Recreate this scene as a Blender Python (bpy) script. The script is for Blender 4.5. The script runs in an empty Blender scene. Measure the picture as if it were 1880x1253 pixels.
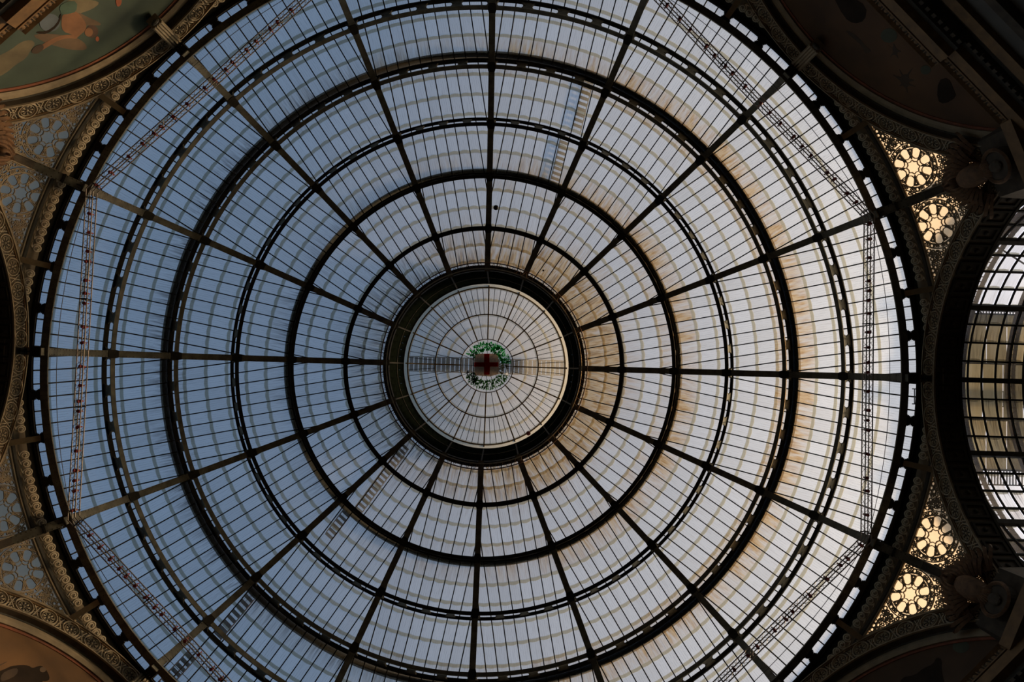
import bpy, math, random
from mathutils import Vector, Matrix
random.seed(7)
C = bpy.context.scene.collection
PI = math.pi
sin, cos, rad = math.sin, math.cos, math.radians

# ---------------------------------------------------------------- camera
F = 1253.0                      # focal length in pixels of the 1880 px wide frame
CZ = 1.6                        # eye height above the floor; all z below are above the eye, ZW() adds it
CX, CY = 1.045, 0.115
VP = (922.9, 675.3)             # where the zenith falls in the frame
PHI0 = rad(1.74)                # roll of the building against the frame
cam_d = bpy.data.cameras.new('camera')
cam = bpy.data.objects.new('camera', cam_d); C.objects.link(cam)
cam_d.sensor_width = 36.0; cam_d.lens = F / 1880 * 36.0
cam_d.clip_start = .1; cam_d.clip_end = 2000
zc = Vector((VP[0] - 940, VP[1] - 626.5, F)).normalized()
xc = (Vector((1, 0, 0)) - zc.x * zc).normalized()
yc = zc.cross(xc)
right = Vector((xc.x, yc.x, zc.x)); down = Vector((xc.y, yc.y, zc.y)); fwd = Vector((xc.z, yc.z, zc.z))
M = Matrix((right, -down, -fwd)).transposed().to_4x4()
M.translation = Vector((CX, CY, CZ))
cam.matrix_world = M
bpy.context.scene.camera = cam

def ray(px, py):
    return (right * (px - 940) + down * (py - 626.5) + fwd * F).normalized()

# ---------------------------------------------------------------- sky, sun, exposure
sc = bpy.context.scene
sc.view_settings.view_transform = 'Standard'
sc.view_settings.look = 'None'
sc.view_settings.gamma = 1.0
sc.view_settings.use_curve_mapping = False
sc.view_settings.exposure = -0.68
sc.cycles.transparent_max_bounces = 24
sc.cycles.max_bounces = 8
SUN_EL, SUN_AZ = rad(24), rad(4)
w = bpy.data.worlds.new('sky'); sc.world = w; w.use_nodes = True
nt = w.node_tree; bg = nt.nodes['Background']
sky = nt.nodes.new('ShaderNodeTexSky'); sky.sky_type = 'NISHITA'
sky.sun_disc = False; sky.sun_elevation = SUN_EL
sky.sun_rotation = PI / 2 - SUN_AZ        # towards +X, the right of the frame
sky.air_density = 1.0; sky.dust_density = 4.5; sky.ozone_density = 1.0; sky.altitude = 100
nt.links.new(sky.outputs[0], bg.inputs[0]); bg.inputs[1].default_value = 0.32
sl = bpy.data.lights.new('sun', 'SUN'); sl.energy = 9.0; sl.angle = rad(7); sl.color = (1.0, .72, .45)
so = bpy.data.objects.new('sun', sl); C.objects.link(so)
sd = Vector((cos(SUN_EL) * cos(SUN_AZ), cos(SUN_EL) * sin(SUN_AZ), sin(SUN_EL)))
so.rotation_euler = sd.to_track_quat('Z', 'Y').to_euler()
so.location = sd * 80

# ---------------------------------------------------------------- helpers
def ZW(z): return z + CZ

class MB:
    def __init__(s): s.v = []; s.f = []; s.uv = None
    def add(s, vs, fs):
        o = len(s.v); s.v += [tuple(v) for v in vs]; s.f += [tuple(o + i for i in f) for f in fs]
    def box8(s, p):            # 4 corners bottom, 4 corners top
        s.add(p, [(0, 3, 2, 1), (4, 5, 6, 7), (0, 1, 5, 4), (1, 2, 6, 5), (2, 3, 7, 6), (3, 0, 4, 7)])
    def box(s, x0, x1, y0, y1, z0, z1):
        s.box8([(x0, y0, z0), (x1, y0, z0), (x1, y1, z0), (x0, y1, z0), (x0, y0, z1), (x1, y0, z1), (x1, y1, z1), (x0, y1, z1)])
    def beam(s, a, b, w, h, up=(0, 0, 1)):
        a = Vector(a); b = Vector(b); d = (b - a).normalized()
        u = Vector(up); sd_ = d.cross(u)
        if sd_.length < 1e-6: sd_ = d.cross(Vector((1, 0, 0)))
        sd_.normalize(); u = sd_.cross(d).normalized()
        q = [a - sd_ * w / 2 - u * h / 2, a + sd_ * w / 2 - u * h / 2, a + sd_ * w / 2 + u * h / 2, a - sd_ * w / 2 + u * h / 2]
        s.box8(q + [p + (b - a) for p in q])
    def tube(s, a, b, r, n=5):
        a = Vector(a); b = Vector(b); d = (b - a).normalized()
        u = d.orthogonal().normalized(); v = d.cross(u)
        ps = [u * cos(2 * PI * i / n) * r + v * sin(2 * PI * i / n) * r for i in range(n)]
        s.add([a + p for p in ps] + [b + p for p in ps],
              [(i, (i + 1) % n, n + (i + 1) % n, n + i) for i in range(n)] + [tuple(range(n))[::-1], tuple(range(n, 2 * n))])
    def loft(s, rings, closed=False, cap=True):      # rings: list of equal loops
        n = len(rings[0]); vs = [p for r in rings for p in r]; fs = []
        m = len(rings)
        for i in range(m if closed else m - 1):
            for j in range(n):
                a = i * n + j; b = i * n + (j + 1) % n; c = ((i + 1) % m) * n
                fs.append((a, b, c + (j + 1) % n, c + j))
        if cap and not closed: fs += [tuple(range(n))[::-1], tuple(range((m - 1) * n, m * n))]
        s.add(vs, fs)
    def sheet(s, rows):
        n = len(rows[0]); vs = [p for r in rows for p in r]; fs = []
        for i in range(len(rows) - 1):
            for j in range(n - 1):
                a = i * n + j; fs.append((a, a + 1, a + n + 1, a + n))
        s.add(vs, fs)
    def lump(s, c, rx, ry, rz, seg=8, rings=5, rot=None):
        vs = []; fs = []
        for i in range(rings + 1):
            t = PI * i / rings
            for j in range(seg):
                p = 2 * PI * j / seg
                q = Vector((rx * sin(t) * cos(p), ry * sin(t) * sin(p), rz * cos(t)))
                if rot: q = rot @ q
                vs.append(Vector(c) + q)
        for i in range(rings):
            for j in range(seg):
                fs.append((i * seg + j, i * seg + (j + 1) % seg, (i + 1) * seg + (j + 1) % seg, (i + 1) * seg + j))
        s.add(vs, fs)
    def mesh(s, name, m, org=(0, 0, 0), smooth=False):
        me = bpy.data.meshes.new(name)
        me.from_pydata([(x - org[0], y - org[1], z - org[2]) for x, y, z in s.v], [], s.f)
        me.materials.append(m)
        if s.uv:
            l = me.uv_layers.new(name='UVMap')
            for lp in me.loops: l.data[lp.index].uv = s.uv[lp.vertex_index]
        if smooth: me.polygons.foreach_set('use_smooth', [True] * len(me.polygons))
        me.update(); return me

def link(name, me, parent=None):
    o = bpy.data.objects.new(name, me); C.objects.link(o)
    if parent: o.parent = parent
    return o

class Thing:
    """an Empty at the thing's base; parts are given in the building's unrotated frame"""
    def __init__(s, name, label, cat, org=(0, 0, 0), ang=0.0, group=None, kind=None):
        o = bpy.data.objects.new(name, None); C.objects.link(o); o.empty_display_size = .3
        s.o = o; s.org = org; a = ang + PHI0
        o.location = (org[0] * cos(a) - org[1] * sin(a), org[0] * sin(a) + org[1] * cos(a), org[2])
        o.rotation_euler = (0, 0, a)
        if label: o['label'] = label
        if cat: o['category'] = cat
        if group: o['group'] = group
        if kind: o['kind'] = kind
    def part(s, name, mb, m, parent=None, label=None, kind=None, smooth=False):
        o = link(name, mb.mesh(name, m, s.org, smooth), parent or s.o)
        if label: o['label'] = label
        if kind: o['kind'] = kind
        return o
    def rep(s, name, me, parent=None, loc=None):
        o = link(name, me, parent or s.o)
        if loc: o.location = loc
        return o

# ---------------------------------------------------------------- materials
def mat(name, col, rough=.7, metal=0, noise=.25, scale=3, bump=0, trans=0):
    m = bpy.data.materials.new(name); m.use_nodes = True; n = m.node_tree.nodes; l = m.node_tree.links
    b = n['Principled BSDF']; b.inputs['Roughness'].default_value = rough; b.inputs['Metallic'].default_value = metal
    if max(col) < .03: b.inputs['Specular IOR Level'].default_value = .12 if max(col) > .012 else 0.0
    t = n.new('ShaderNodeTexNoise'); t.inputs['Scale'].default_value = scale; t.inputs['Detail'].default_value = 6
    tc = n.new('ShaderNodeTexCoord'); l.new(tc.outputs['Object'], t.inputs['Vector'])
    r = n.new('ShaderNodeValToRGB'); l.new(t.outputs['Fac'], r.inputs[0])
    r.color_ramp.elements[0].position = .3; r.color_ramp.elements[1].position = .7
    r.color_ramp.elements[0].color = tuple(c * (1 - noise) for c in col) + (1,)
    r.color_ramp.elements[1].color = tuple(min(1, c * (1 + noise)) for c in col) + (1,)
    l.new(r.outputs[0], b.inputs['Base Color'])
    if bump:
        bp = n.new('ShaderNodeBump'); bp.inputs['Strength'].default_value = bump; bp.inputs['Distance'].default_value = .02
        l.new(t.outputs['Fac'], bp.inputs['Height']); l.new(bp.outputs[0], b.inputs['Normal'])
    return m

iron = mat('riveted_iron', (.115, .105, .078), .65, .15, .45, 2.5)
spacer_m = mat('grey_cast_iron', (.075, .070, .058), .7, .1, .4, 4)
iron_dk = mat('dark_iron', (.022, .019, .014), .7, .1, .4, 4)
bar_m = mat('glazing_bar_paint', (.02, .019, .017), .6, .1, .3, 5)
black = mat('black_gutter', (.010, .0095, .008), .8, 0, .3, 2)
green_m = mat('dark_green_lantern_panel', (.005, .007, .005), .6, 0, .4, 3)
steel = mat('bright_steel_tube', (.24, .205, .175), .5, .3, .15, 10)
rail_m = mat('brass_rail', (.20, .17, .12), .6, .2, .3, 6)
brown_l = mat('lantern_rib_paint', (.50, .38, .23), .6, 0, .3, 5)
red_m = mat('red_lamp_paint', (.22, .012, .010), .5, 0, .3, 8)
lens_m = mat('lamp_lens', (.25, .05, .04), .3, 0, .2, 8)
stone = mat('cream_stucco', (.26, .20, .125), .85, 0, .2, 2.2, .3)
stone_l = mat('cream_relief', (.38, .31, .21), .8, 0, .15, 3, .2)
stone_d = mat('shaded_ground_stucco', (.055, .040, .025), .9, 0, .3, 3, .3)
scroll_bg = mat('scroll_band_ground', (.13, .10, .06), .9, 0, .25, 1.5, .3)
groove_m = mat('dark_moulding', (.05, .045, .035), .8, 0, .3, 2)
ochre = mat('ochre_strut', (.26, .19, .11), .8, 0, .2, 3)
terra = mat('red_brown_line', (.20, .06, .025), .8, 0, .3, 3)
gild = mat('gilded_moulding', (.15, .08, .026), .7, 0, .3, 3, .3)
eagle_m = mat('brown_plumage', (.125, .062, .025), .75, 0, .4, 5, .4)
coffer_m = mat('coffer_brown', (.022, .018, .012), .85, 0, .3, 3)
grey_wall = mat('grey_plaster', (.10, .09, .075), .9, 0, .12, 1)
floor_m = mat('street_mosaic', (.05, .042, .034), .6, 0, .3, 1)
rope_m = mat('cable_steel', (.05, .05, .05), .5, .3, .1, 3)
slat_m = mat('grating_bars', (.10, .085, .06), .6, .2, .3, 3)
rustbeam = mat('rusty_beam', (.12, .06, .028), .8, .1, .5, 3)
balloon_m = mat('dark_balloon', (.02, .012, .010), .3, 0, .1, 3)
redball_m = mat('red_balloon', (.35, .03, .02), .35, 0, .1, 3)

def glass_mat(name, base, trans=.82, lines=True, grime=.5, rust_on=True, lap=True, var=.06):
    m = bpy.data.materials.new(name); m.use_nodes = True; n = m.node_tree.nodes; l = m.node_tree.links
    for x in list(n):
        if x.type != 'OUTPUT_MATERIAL': n.remove(x)
    out = [x for x in n if x.type == 'OUTPUT_MATERIAL'][0]
    def math_(op, a, b=None, c=None):
        q = n.new('ShaderNodeMath'); q.operation = op
        for i, v in enumerate((a, b, c)):
            if v is None: continue
            if isinstance(v, (int, float)): q.inputs[i].default_value = v
            else: l.new(v, q.inputs[i])
        return q.outputs[0]
    def mixc(f, a, b, bt='MIX'):
        q = n.new('ShaderNodeMix'); q.data_type = 'RGBA'; q.blend_type = bt
        if isinstance(f, (int, float)): q.inputs[0].default_value = f
        else: l.new(f, q.inputs[0])
        for i, v in ((6, a), (7, b)):
            if isinstance(v, tuple): q.inputs[i].default_value = v + (1,)
            else: l.new(v, q.inputs[i])
        return q.outputs[2]
    uv = n.new('ShaderNodeUVMap'); sp = n.new('ShaderNodeSeparateXYZ'); l.new(uv.outputs[0], sp.inputs[0])
    U, V = sp.outputs[0], sp.outputs[1]
    oi = n.new('ShaderNodeObjectInfo'); rnd = oi.outputs['Random']
    def attr(nm):
        a = n.new('ShaderNodeAttribute'); a.attribute_type = 'OBJECT'; a.attribute_name = nm; return a.outputs['Fac']
    def noise(su, sv, det=3):
        cb = n.new('ShaderNodeCombineXYZ')
        l.new(math_('MULTIPLY', U, su), cb.inputs[0]); l.new(math_('MULTIPLY', V, sv), cb.inputs[1])
        l.new(math_('MULTIPLY', rnd, 37.0), cb.inputs[2])
        t = n.new('ShaderNodeTexNoise'); t.inputs['Scale'].default_value = 1; t.inputs['Detail'].default_value = det
        l.new(cb.outputs[0], t.inputs['Vector']); return t.outputs['Fac']
    def ramp(v, a, b):
        q = n.new('ShaderNodeMapRange'); q.interpolation_type = 'SMOOTHSTEP'; l.new(v, q.inputs[0])
        q.inputs[1].default_value = a; q.inputs[2].default_value = b; return q.outputs[0]
    col = mixc(rnd, tuple(c * (1 - var) for c in base), tuple(min(1, c * (1 + var)) for c in base))
    # thin wires cast into the glass
    if lines:
        wv = math_('SINE', math_('MULTIPLY', U, 2 * PI * 9))
        wire = math_('MULTIPLY', ramp(wv, .90, .99), ramp(noise(60, 3.2, 1), .44, .52))
        col = mixc(math_('MULTIPLY', wire, .42), col, (.30, .30, .28))
    st = ramp(noise(9, 1.3), .48, .78)
    col = mixc(math_('MULTIPLY', st, grime * .35), col, (.50, .50, .46))
    if rust_on:
        rs = math_('MULTIPLY', attr('rust'), math_('ADD', math_('MULTIPLY', ramp(noise(7, 1.2, 5), .32, .66), .62), .45))
        near = math_('SUBTRACT', 1.15, math_('MULTIPLY', V, .75))
        rs = math_('MINIMUM', math_('MULTIPLY', rs, near), 1.0)
        col = mixc(rs, col, mixc(ramp(noise(11, 2), .4, .7), (.78, .56, .30), (.54, .29, .09)))
        so_ = math_('MULTIPLY', attr('soot'), math_('MULTIPLY', ramp(noise(12, 1.1, 5), .40, .66), math_('SUBTRACT', 1.1, V)))
        col = mixc(math_('MINIMUM', so_, 1.0), col, (.20, .18, .16))
    opq = 1 - trans
    if lap:
        ew = math_('ADD', ramp(V, .84, .88), 0)
        # grime caught where one pane rests on the next
        col = mixc(math_('MULTIPLY', ew, .85), col, (.40, .39, .31))
    tr = n.new('ShaderNodeBsdfTransparent'); l.new(col, tr.inputs[0])
    tl = n.new('ShaderNodeBsdfTranslucent'); l.new(mixc(.25, col, (.55, .55, .52)), tl.inputs[0])
    gl = n.new('ShaderNodeBsdfGlossy'); gl.inputs['Roughness'].default_value = .35
    mx = n.new('ShaderNodeMixShader'); mx.inputs[0].default_value = opq
    l.new(tr.outputs[0], mx.inputs[1]); l.new(tl.outputs[0], mx.inputs[2])
    m2 = n.new('ShaderNodeMixShader'); m2.inputs[0].default_value = .012
    l.new(mx.outputs[0], m2.inputs[1]); l.new(gl.outputs[0], m2.inputs[2])
    l.new(m2.outputs[0], out.inputs[0])
    return m

glass = glass_mat('wired_roof_glass', (.86, .865, .805), .86)
glass_lan = glass_mat('lantern_glass', (.74, .70, .60), .80, grime=.9)
glass_arm = glass_mat('clear_vault_glass', (.88, .87, .84), .86, lines=False, grime=.9)
glass_amber = glass_mat('tracery_glass', (.36, .27, .165), .06, lines=False, grime=.3, rust_on=False, lap=False)

# ---------------------------------------------------------------- the dome profile
A, B, H0 = 18.35, 10.0, 29.15
GD = .85                                       # depth of ribs and ring beams, glass lies outside
def pt(th, d=0.0):
    t = rad(th); n0, n1 = cos(t) / A, sin(t) / B; q = math.hypot(n0, n1)
    return A * cos(t) + d * n0 / q, ZW(H0 + B * sin(t) + d * n1 / q)
def arc_deg(th, m):                            # metres along the meridian -> degrees
    t = rad(th); return math.degrees(m / math.hypot(A * sin(t), B * cos(t)))
RING_TH = [0.0, 19.2, 33.0, 45.0, 55.3, 65.1]
RING_NM = ['base', 'fifth', 'fourth', 'third', 'second', 'first']
OC_TH = 73.0
LAPS = [2.6, 7.27, 13.25, 18.03, 23.39, 27.73, 31.74, 35.87, 39.93, 43.81, 47.44, 51.02, 54.78, 58.29, 61.59, 64.96, 68.52, 71.47, 73.04]
HALF = PI / 16
DIRS = ['straight right', 'right and slightly down', 'diagonally down to the right', 'down and slightly right', 'straight down',
        'down and slightly left', 'diagonally down to the left', 'left and slightly down', 'straight left', 'left and slightly up',
        'diagonally up to the left', 'up and slightly left', 'straight up', 'up and slightly right', 'diagonally up to the right',
        'right and slightly up']

# ---------------------------------------------------------------- large structure: floor, octagon walls, arms
D, RI, RE, ZA = 19.31, 8.3, 9.14, 28.6        # wall plane, inner and outer arch radius, crown height
ZC0 = ZA - RI
T225 = math.tan(PI / 8)
mb = MB()
mb.add([(60 * cos(2 * PI * i / 32), 60 * sin(2 * PI * i / 32), 0) for i in range(32)], [tuple(range(32))])
fl = link('floor', mb.mesh('floor', floor_m)); fl['kind'] = 'structure'; fl['label'] = 'mosaic street floor far below the dome'; fl.rotation_euler.z = PHI0

SIDES = {0: 'right', 1: 'lower_right', 2: 'lower', 3: 'lower_left', 4: 'left', 5: 'upper_left', 6: 'upper', 7: 'upper_right'}
def arch_pts(R, n=48, smax=None):
    smax = smax or D * T225
    a = math.asin(min(.999, smax / R))
    return [(R * sin(-a + 2 * a * i / n), ZW(ZC0 + R * cos(-a + 2 * a * i / n))) for i in range(n + 1)]

# eight-sided wall below the arches: closed on the diagonals, open to the arms on the axes
for k, nm in SIDES.items():
    T = Thing('wall_' + nm, None, None, (D, 0, 0), k * PI / 4, kind='structure')
    T.o['label'] = 'octagon wall under the %s arch' % nm.replace('_', ' ')
    m_ = MB()
    if k % 2 == 0:
        for sgn in (-1, 1):
            m_.box(D + .05, D + 2.0, *sorted((sgn * 7.25, sgn * 8.6)), 0, ZW(22.2))
            m_.box(D + 2.0, D + 21, *sorted((sgn * 7.6, sgn * 8.2)), 0, ZW(22.6))
        m_.box(D + 21, D + 21.5, -8.2, 8.2, 0, ZW(26))
    else:
        m_.box(D + .32, D + 1.3, -8.6, 8.6, 0, ZW(22.35))
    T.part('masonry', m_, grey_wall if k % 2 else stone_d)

# drum ceiling: black gutter ring and the cone that carries the running scrolls
def revolve(prof, n=192, a0=0, a1=2 * PI):
    m_ = MB(); closed = abs(a1 - a0 - 2 * PI) < 1e-6
    cnt = n if closed else n + 1
    rings = [[(r * cos(a0 + (a1 - a0) * i / n), r * sin(a0 + (a1 - a0) * i / n), z) for r, z in prof] for i in range(cnt)]
    m_.loft(rings, closed=closed); return m_
T = Thing('ceiling', 'black gutter ring between the glass dome and the stucco scroll band', None, (0, 0, ZW(29.5)), kind='structure')
T.part('gutter_ring', revolve([(19.14, ZW(29.66)), (19.30, ZW(29.85)), (19.9, ZW(30.3)), (19.9, ZW(29.72)), (19.40, ZW(29.60))]), black)

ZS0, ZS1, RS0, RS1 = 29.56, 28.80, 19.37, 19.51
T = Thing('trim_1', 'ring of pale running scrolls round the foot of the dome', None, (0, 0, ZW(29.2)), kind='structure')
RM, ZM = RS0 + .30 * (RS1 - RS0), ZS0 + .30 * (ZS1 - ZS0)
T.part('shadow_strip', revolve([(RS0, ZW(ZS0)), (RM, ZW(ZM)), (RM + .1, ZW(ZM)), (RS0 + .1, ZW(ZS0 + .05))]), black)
T.part('scroll_ground', revolve([(RM, ZW(ZM)), (RS1, ZW(ZS1)), (RS1 + .25, ZW(ZS1 + .2)), (RS0 + .2, ZW(ZS0 + .25))]), scroll_bg)
T.part('dark_fillet', revolve([(RS1, ZW(ZS1)), (RS1 + .05, ZW(ZS1 - .10)), (RS1 + .12, ZW(ZS1 - .14)), (RS1 + .25, ZW(ZS1 + .1))]), groove_m)
T.part('outer_bead', revolve([(RS1 + .09, ZW(ZS1 - .15)), (RS1 + .12, ZW(ZS1 - .22)), (RS1 + .2, ZW(ZS1 - .18)), (RS1 + .2, ZW(ZS1 - .05))]), stone)
# one scroll: a spiral ribbon with a tail to the next one
def conept(phi, t, lift):
    r = RS0 + (RS1 - RS0) * t; z = ZS0 + (ZS1 - ZS0) * t
    nr, nz = -(ZS0 - ZS1), -(RS1 - RS0); q = math.hypot(nr, nz)
    r += nr / q * lift; z += nz / q * lift
    return Vector((r * cos(phi), r * sin(phi), ZW(z)))
def scroll_mesh(turns=1.75):
    pitch = rad(1.083); m_ = MB(); rings = []
    L = math.hypot(RS1 - RS0, ZS1 - ZS0); n = 26; pts = []; L = L * 1.0
    for i in range(n + 1):
        u = i / n; a = PI * 1.0 + turns * 2 * PI * u
        rr = .045 + (.160 - .045) * u
        pts.append((cos(a) * rr, sin(a) * rr))
    x, y = pts[-1]
    pts += [(x + .10, y + .10), (x + .19, y + .12)] if False else []
    ex, ey = pts[-1]
    for i in range(1, 5):
        u = i / 4; pts.append((ex + (.19) * u, ey * (1 - u) + (-.19 if ey < 0 else .19) * u))
    for i, (x, y) in enumerate(pts):
        a, b = pts[max(0, i - 1)], pts[min(len(pts) - 1, i + 1)]
        dx, dy = b[0] - a[0], b[1] - a[1]; q = math.hypot(dx, dy) or 1; nx, ny = -dy / q, dx / q
        wd = .030 if i < n else .03 * (1 - (i - n) / 6)
        loop = []
        for s_, lift in ((-1, 0), (-.6, .035), (.6, .035), (1, 0)):
            X, Y = x + nx * wd * s_, y + ny * wd * s_
            loop.append(conept(X * 1.12 / 19.4, .5 + (Y * 1.6 + .035) / L, lift) - conept(0, .5, 0))
        rings.append(loop)
    m_.loft(rings)
    return m_.mesh('scroll', stone_l)
sm = scroll_mesh()
base0 = conept(0, .5, 0)
STEP = 2 * PI / 332
def near_strut(a):          # angle from the nearest 11.25 degree division
    q = rad(11.25); d_ = (a + q / 2) % q - q / 2; return abs(d_)
cnt = 0
for i in range(332):
    a = i * STEP
    off = (a + PI / 8) % (PI / 4) - PI / 8          # angle from the middle of the octagon side
    if abs(off) < rad(6.5) or near_strut(a) < rad(.75): continue
    img = a + PHI0
    x_, y_ = 870 + 835 * cos(img), 676 + 835 * sin(img)
    if not (-20 < x_ < 1900 and -20 < y_ < 1273): continue
    o = T.rep('scroll', sm); o.rotation_euler.z = a
    o.location = (base0.x * cos(a), base0.x * sin(a), base0.z - T.org[2]); cnt += 1

# ---------------------------------------------------------------- arches of the octagon
def sweep_arch(prof, n=56, smax=None, R0=RI):
    """prof: list of (dR, depth) outside the inner radius; swept along the arch in the wall plane x = D"""
    m_ = MB(); smax = smax or D * T225 - .02
    rings = []
    for i in range(n + 1):
        u = -1 + 2 * i / n; loop = []
        for dR, dx in prof:
            R = R0 + dR; a = math.asin(min(.9995, smax / R)) * u
            s_ = R * sin(a)
            loop.append((D + dx, s_, ZW(ZC0 + R * cos(a))))
        rings.append(loop)
    m_.loft(rings); return m_
def rosette_mb(r=.362, lift=.07):
    """roundel facing -x at the origin: outer ring, eight petals, boss"""
    m_ = MB()
    def torus(R, t, n=20, h=lift):
        rings = []
        for i in range(n):
            a = 2 * PI * i / n; rings.append([(-h * q, (R + o_) * cos(a), (R + o_) * sin(a)) for o_, q in ((-t, 0), (-t * .4, 1), (t * .4, 1), (t, 0))])
        m_.loft(rings, closed=True)
    torus(r, .035); torus(r * .72, .014, 16, lift * .7)
    for i in range(8):
        a = 2 * PI * i / 8; u = (cos(a), sin(a)); v = (-u[1], u[0]); q0, q1 = .09, r * .70
        P = lambda p, q, h: (-h, u[0] * p + v[0] * q, u[1] * p + v[1] * q)
        m_.add([P(q0, 0, .02), P((q0 + q1) * .55, -.045, .02), P(q1, 0, .02), P((q0 + q1) * .55, .045, .02), P((q0 + q1) * .55, 0, lift * .9)],
               [(0, 1, 4), (1, 2, 4), (2, 3, 4), (3, 0, 4)])
    m_.lump((0, 0, 0), lift, .055, .055, 8, 4)
    return m_
ros_me = rosette_mb().mesh('rosette', stone_l)
def cross_mb():
    m_ = MB(); h = .04
    for a in (PI / 4, -PI / 4):
        dx, dz = cos(a) * .40, sin(a) * .40
        m_.beam((-h / 2, -dx * .42, -dz), (-h / 2, dx * .42, dz), .028, h, (1, 0, 0))
    for i in range(4):
        a = i * PI / 2; cx_, cz_ = cos(a) * .10, sin(a) * .20
        rings = []
        for j in range(8):
            b = 2 * PI * j / 8; rings.append([(-h * q, cx_ + (.07 + o_) * cos(b), cz_ + (.075 + o_) * sin(b)) for o_, q in ((-.018, 0), (0, 1), (.018, 0))])
        m_.loft(rings, closed=True)
    return m_
cross_me = cross_mb().mesh('lattice_cross', stone_l)
coffer = MB()
def coffer_me(w_, dp):
    m_ = MB()   # open frame with a boss, lies in the soffit facing down (-z), centre at the origin
    a = w_ / 2; b = a * .72; h = .06
    for (x0, x1, y0, y1) in ((-dp / 2, dp / 2, -a, -b), (-dp / 2, dp / 2, b, a), (-dp / 2, -dp / 2 + .1, -b, b), (dp / 2 - .1, dp / 2, -b, b)):
        m_.box(x0, x1, y0, y1, -h, 0)
    m_.lump((0, 0, -.02), .10, .10, .04, 8, 4)
    return m_.mesh('coffer', coffer_m)
NROS = 17
sides_seen = [0, 1, 3, 4, 5, 7]
trim_n = 2
for k in range(8):
    nm = SIDES[k].replace('_', ' '); arm = k % 2 == 0
    T = Thing('trim_%d' % trim_n, 'carved band of stucco roundels round the %s arch' % nm, None, (D, 0, ZW(ZC0)), k * PI / 4, kind='structure'); trim_n += 1
    dep = 1.0 if arm else .30
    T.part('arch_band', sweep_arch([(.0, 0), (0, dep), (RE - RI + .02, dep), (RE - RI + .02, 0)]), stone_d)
    T.part('outer_moulding', sweep_arch([(RE - RI - .075, -.11), (RE - RI - .075, 0), (RE - RI + .02, 0), (RE - RI + .02, -.08)]), stone)
    T.part('outer_moulding', sweep_arch([(RE - RI - .125, -.05), (RE - RI - .125, 0), (RE - RI - .08, 0), (RE - RI - .08, -.05)]), gild)
    T.part('inner_moulding', sweep_arch([(0, -.07), (0, 0), (.06, 0), (.06, -.07)]), stone)
    if k not in sides_seen: continue
    amax = math.asin((D * T225 - .45) / (RI + .4)); Rm = RI + .395
    for i in range(NROS + 1):
        a = amax * (-1 + 2 * (i + .5) / (NROS + 1))
        if abs(a) < 1e-3 and not arm: continue
        o = T.rep('rosette', ros_me); o.location = (0, Rm * sin(a), Rm * cos(a)); o.rotation_euler = (-a, 0, 0)
    for i in range(NROS):
        a = amax * (-1 + 2 * (i + 1) / (NROS + 1))
        if abs(a) < 1e-3: continue
        o = T.rep('lattice_cross', cross_me); o.location = (0, Rm * sin(a), Rm * cos(a)); o.rotation_euler = (-a, 0, 0)
    if arm:
        n = 25; cm = coffer_me(.60, .86)
        for i in range(n):
            a = math.asin(.93) * (-1 + 2 * (i + .5) / n)
            o = T.rep('coffer', cm); o.location = (.5, RI * sin(a), RI * cos(a)); o.rotation_euler = (-a, 0, 0)
        T.part('far_moulding', sweep_arch([(-.06, dep), (-.06, dep + .1), (.1, dep + .1), (.1, dep)]), coffer_m)

# ---------------------------------------------------------------- pendentives with pierced tracery
def pend(phi, t):          # phi from the vertex direction
    x = PI / 8 - abs(phi); rw = D / cos(x); s_ = D * math.tan(x)
    ze = ZC0 + math.sqrt(max(.01, (RE + .0) ** 2 - s_ ** 2))
    return (RS1 + .12) + (rw - RS1 - .12) * t, (ZS1 - .12) + (ze - ZS1 + .12) * t
PH_MAX = PI / 8 - math.acos(min(1, D / (RS1 + .12))) - .002
def rho_lim(phi):
    r0, z0 = pend(phi, 0); r1, z1 = pend(phi, 1); return F * r0 / z0, F * r1 / z1
def on_pend(a, rho, lift=0.0):
    """(a, rho): central projection of the pendentive on a plane, seen from the street; tangential and radial"""
    phi = math.atan2(a, rho); rr = math.hypot(a, rho)
    r0, z0 = pend(phi, 0); r1, z1 = pend(phi, 1)
    den = F * (r1 - r0) - rr * (z1 - z0)
    t = (rr * z0 - F * r0) / den
    r, z = r0 + (r1 - r0) * t, z0 + (z1 - z0) * t
    dn = math.hypot(r1 - r0, z1 - z0); nr, nz = -abs(z1 - z0) / dn, -(r1 - r0) / dn      # towards the street
    r += nr * lift; z += nz * lift
    return Vector((r * cos(phi), r * sin(phi), ZW(z))), t
def inside(a, rho, mg=3.0):
    phi = math.atan2(a, rho); rr = math.hypot(a, rho)
    if abs(phi) > PH_MAX: return False
    if abs(a) < 7.5: return False
    lo, hi = rho_lim(phi); return lo + mg < rr < hi - mg
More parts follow.
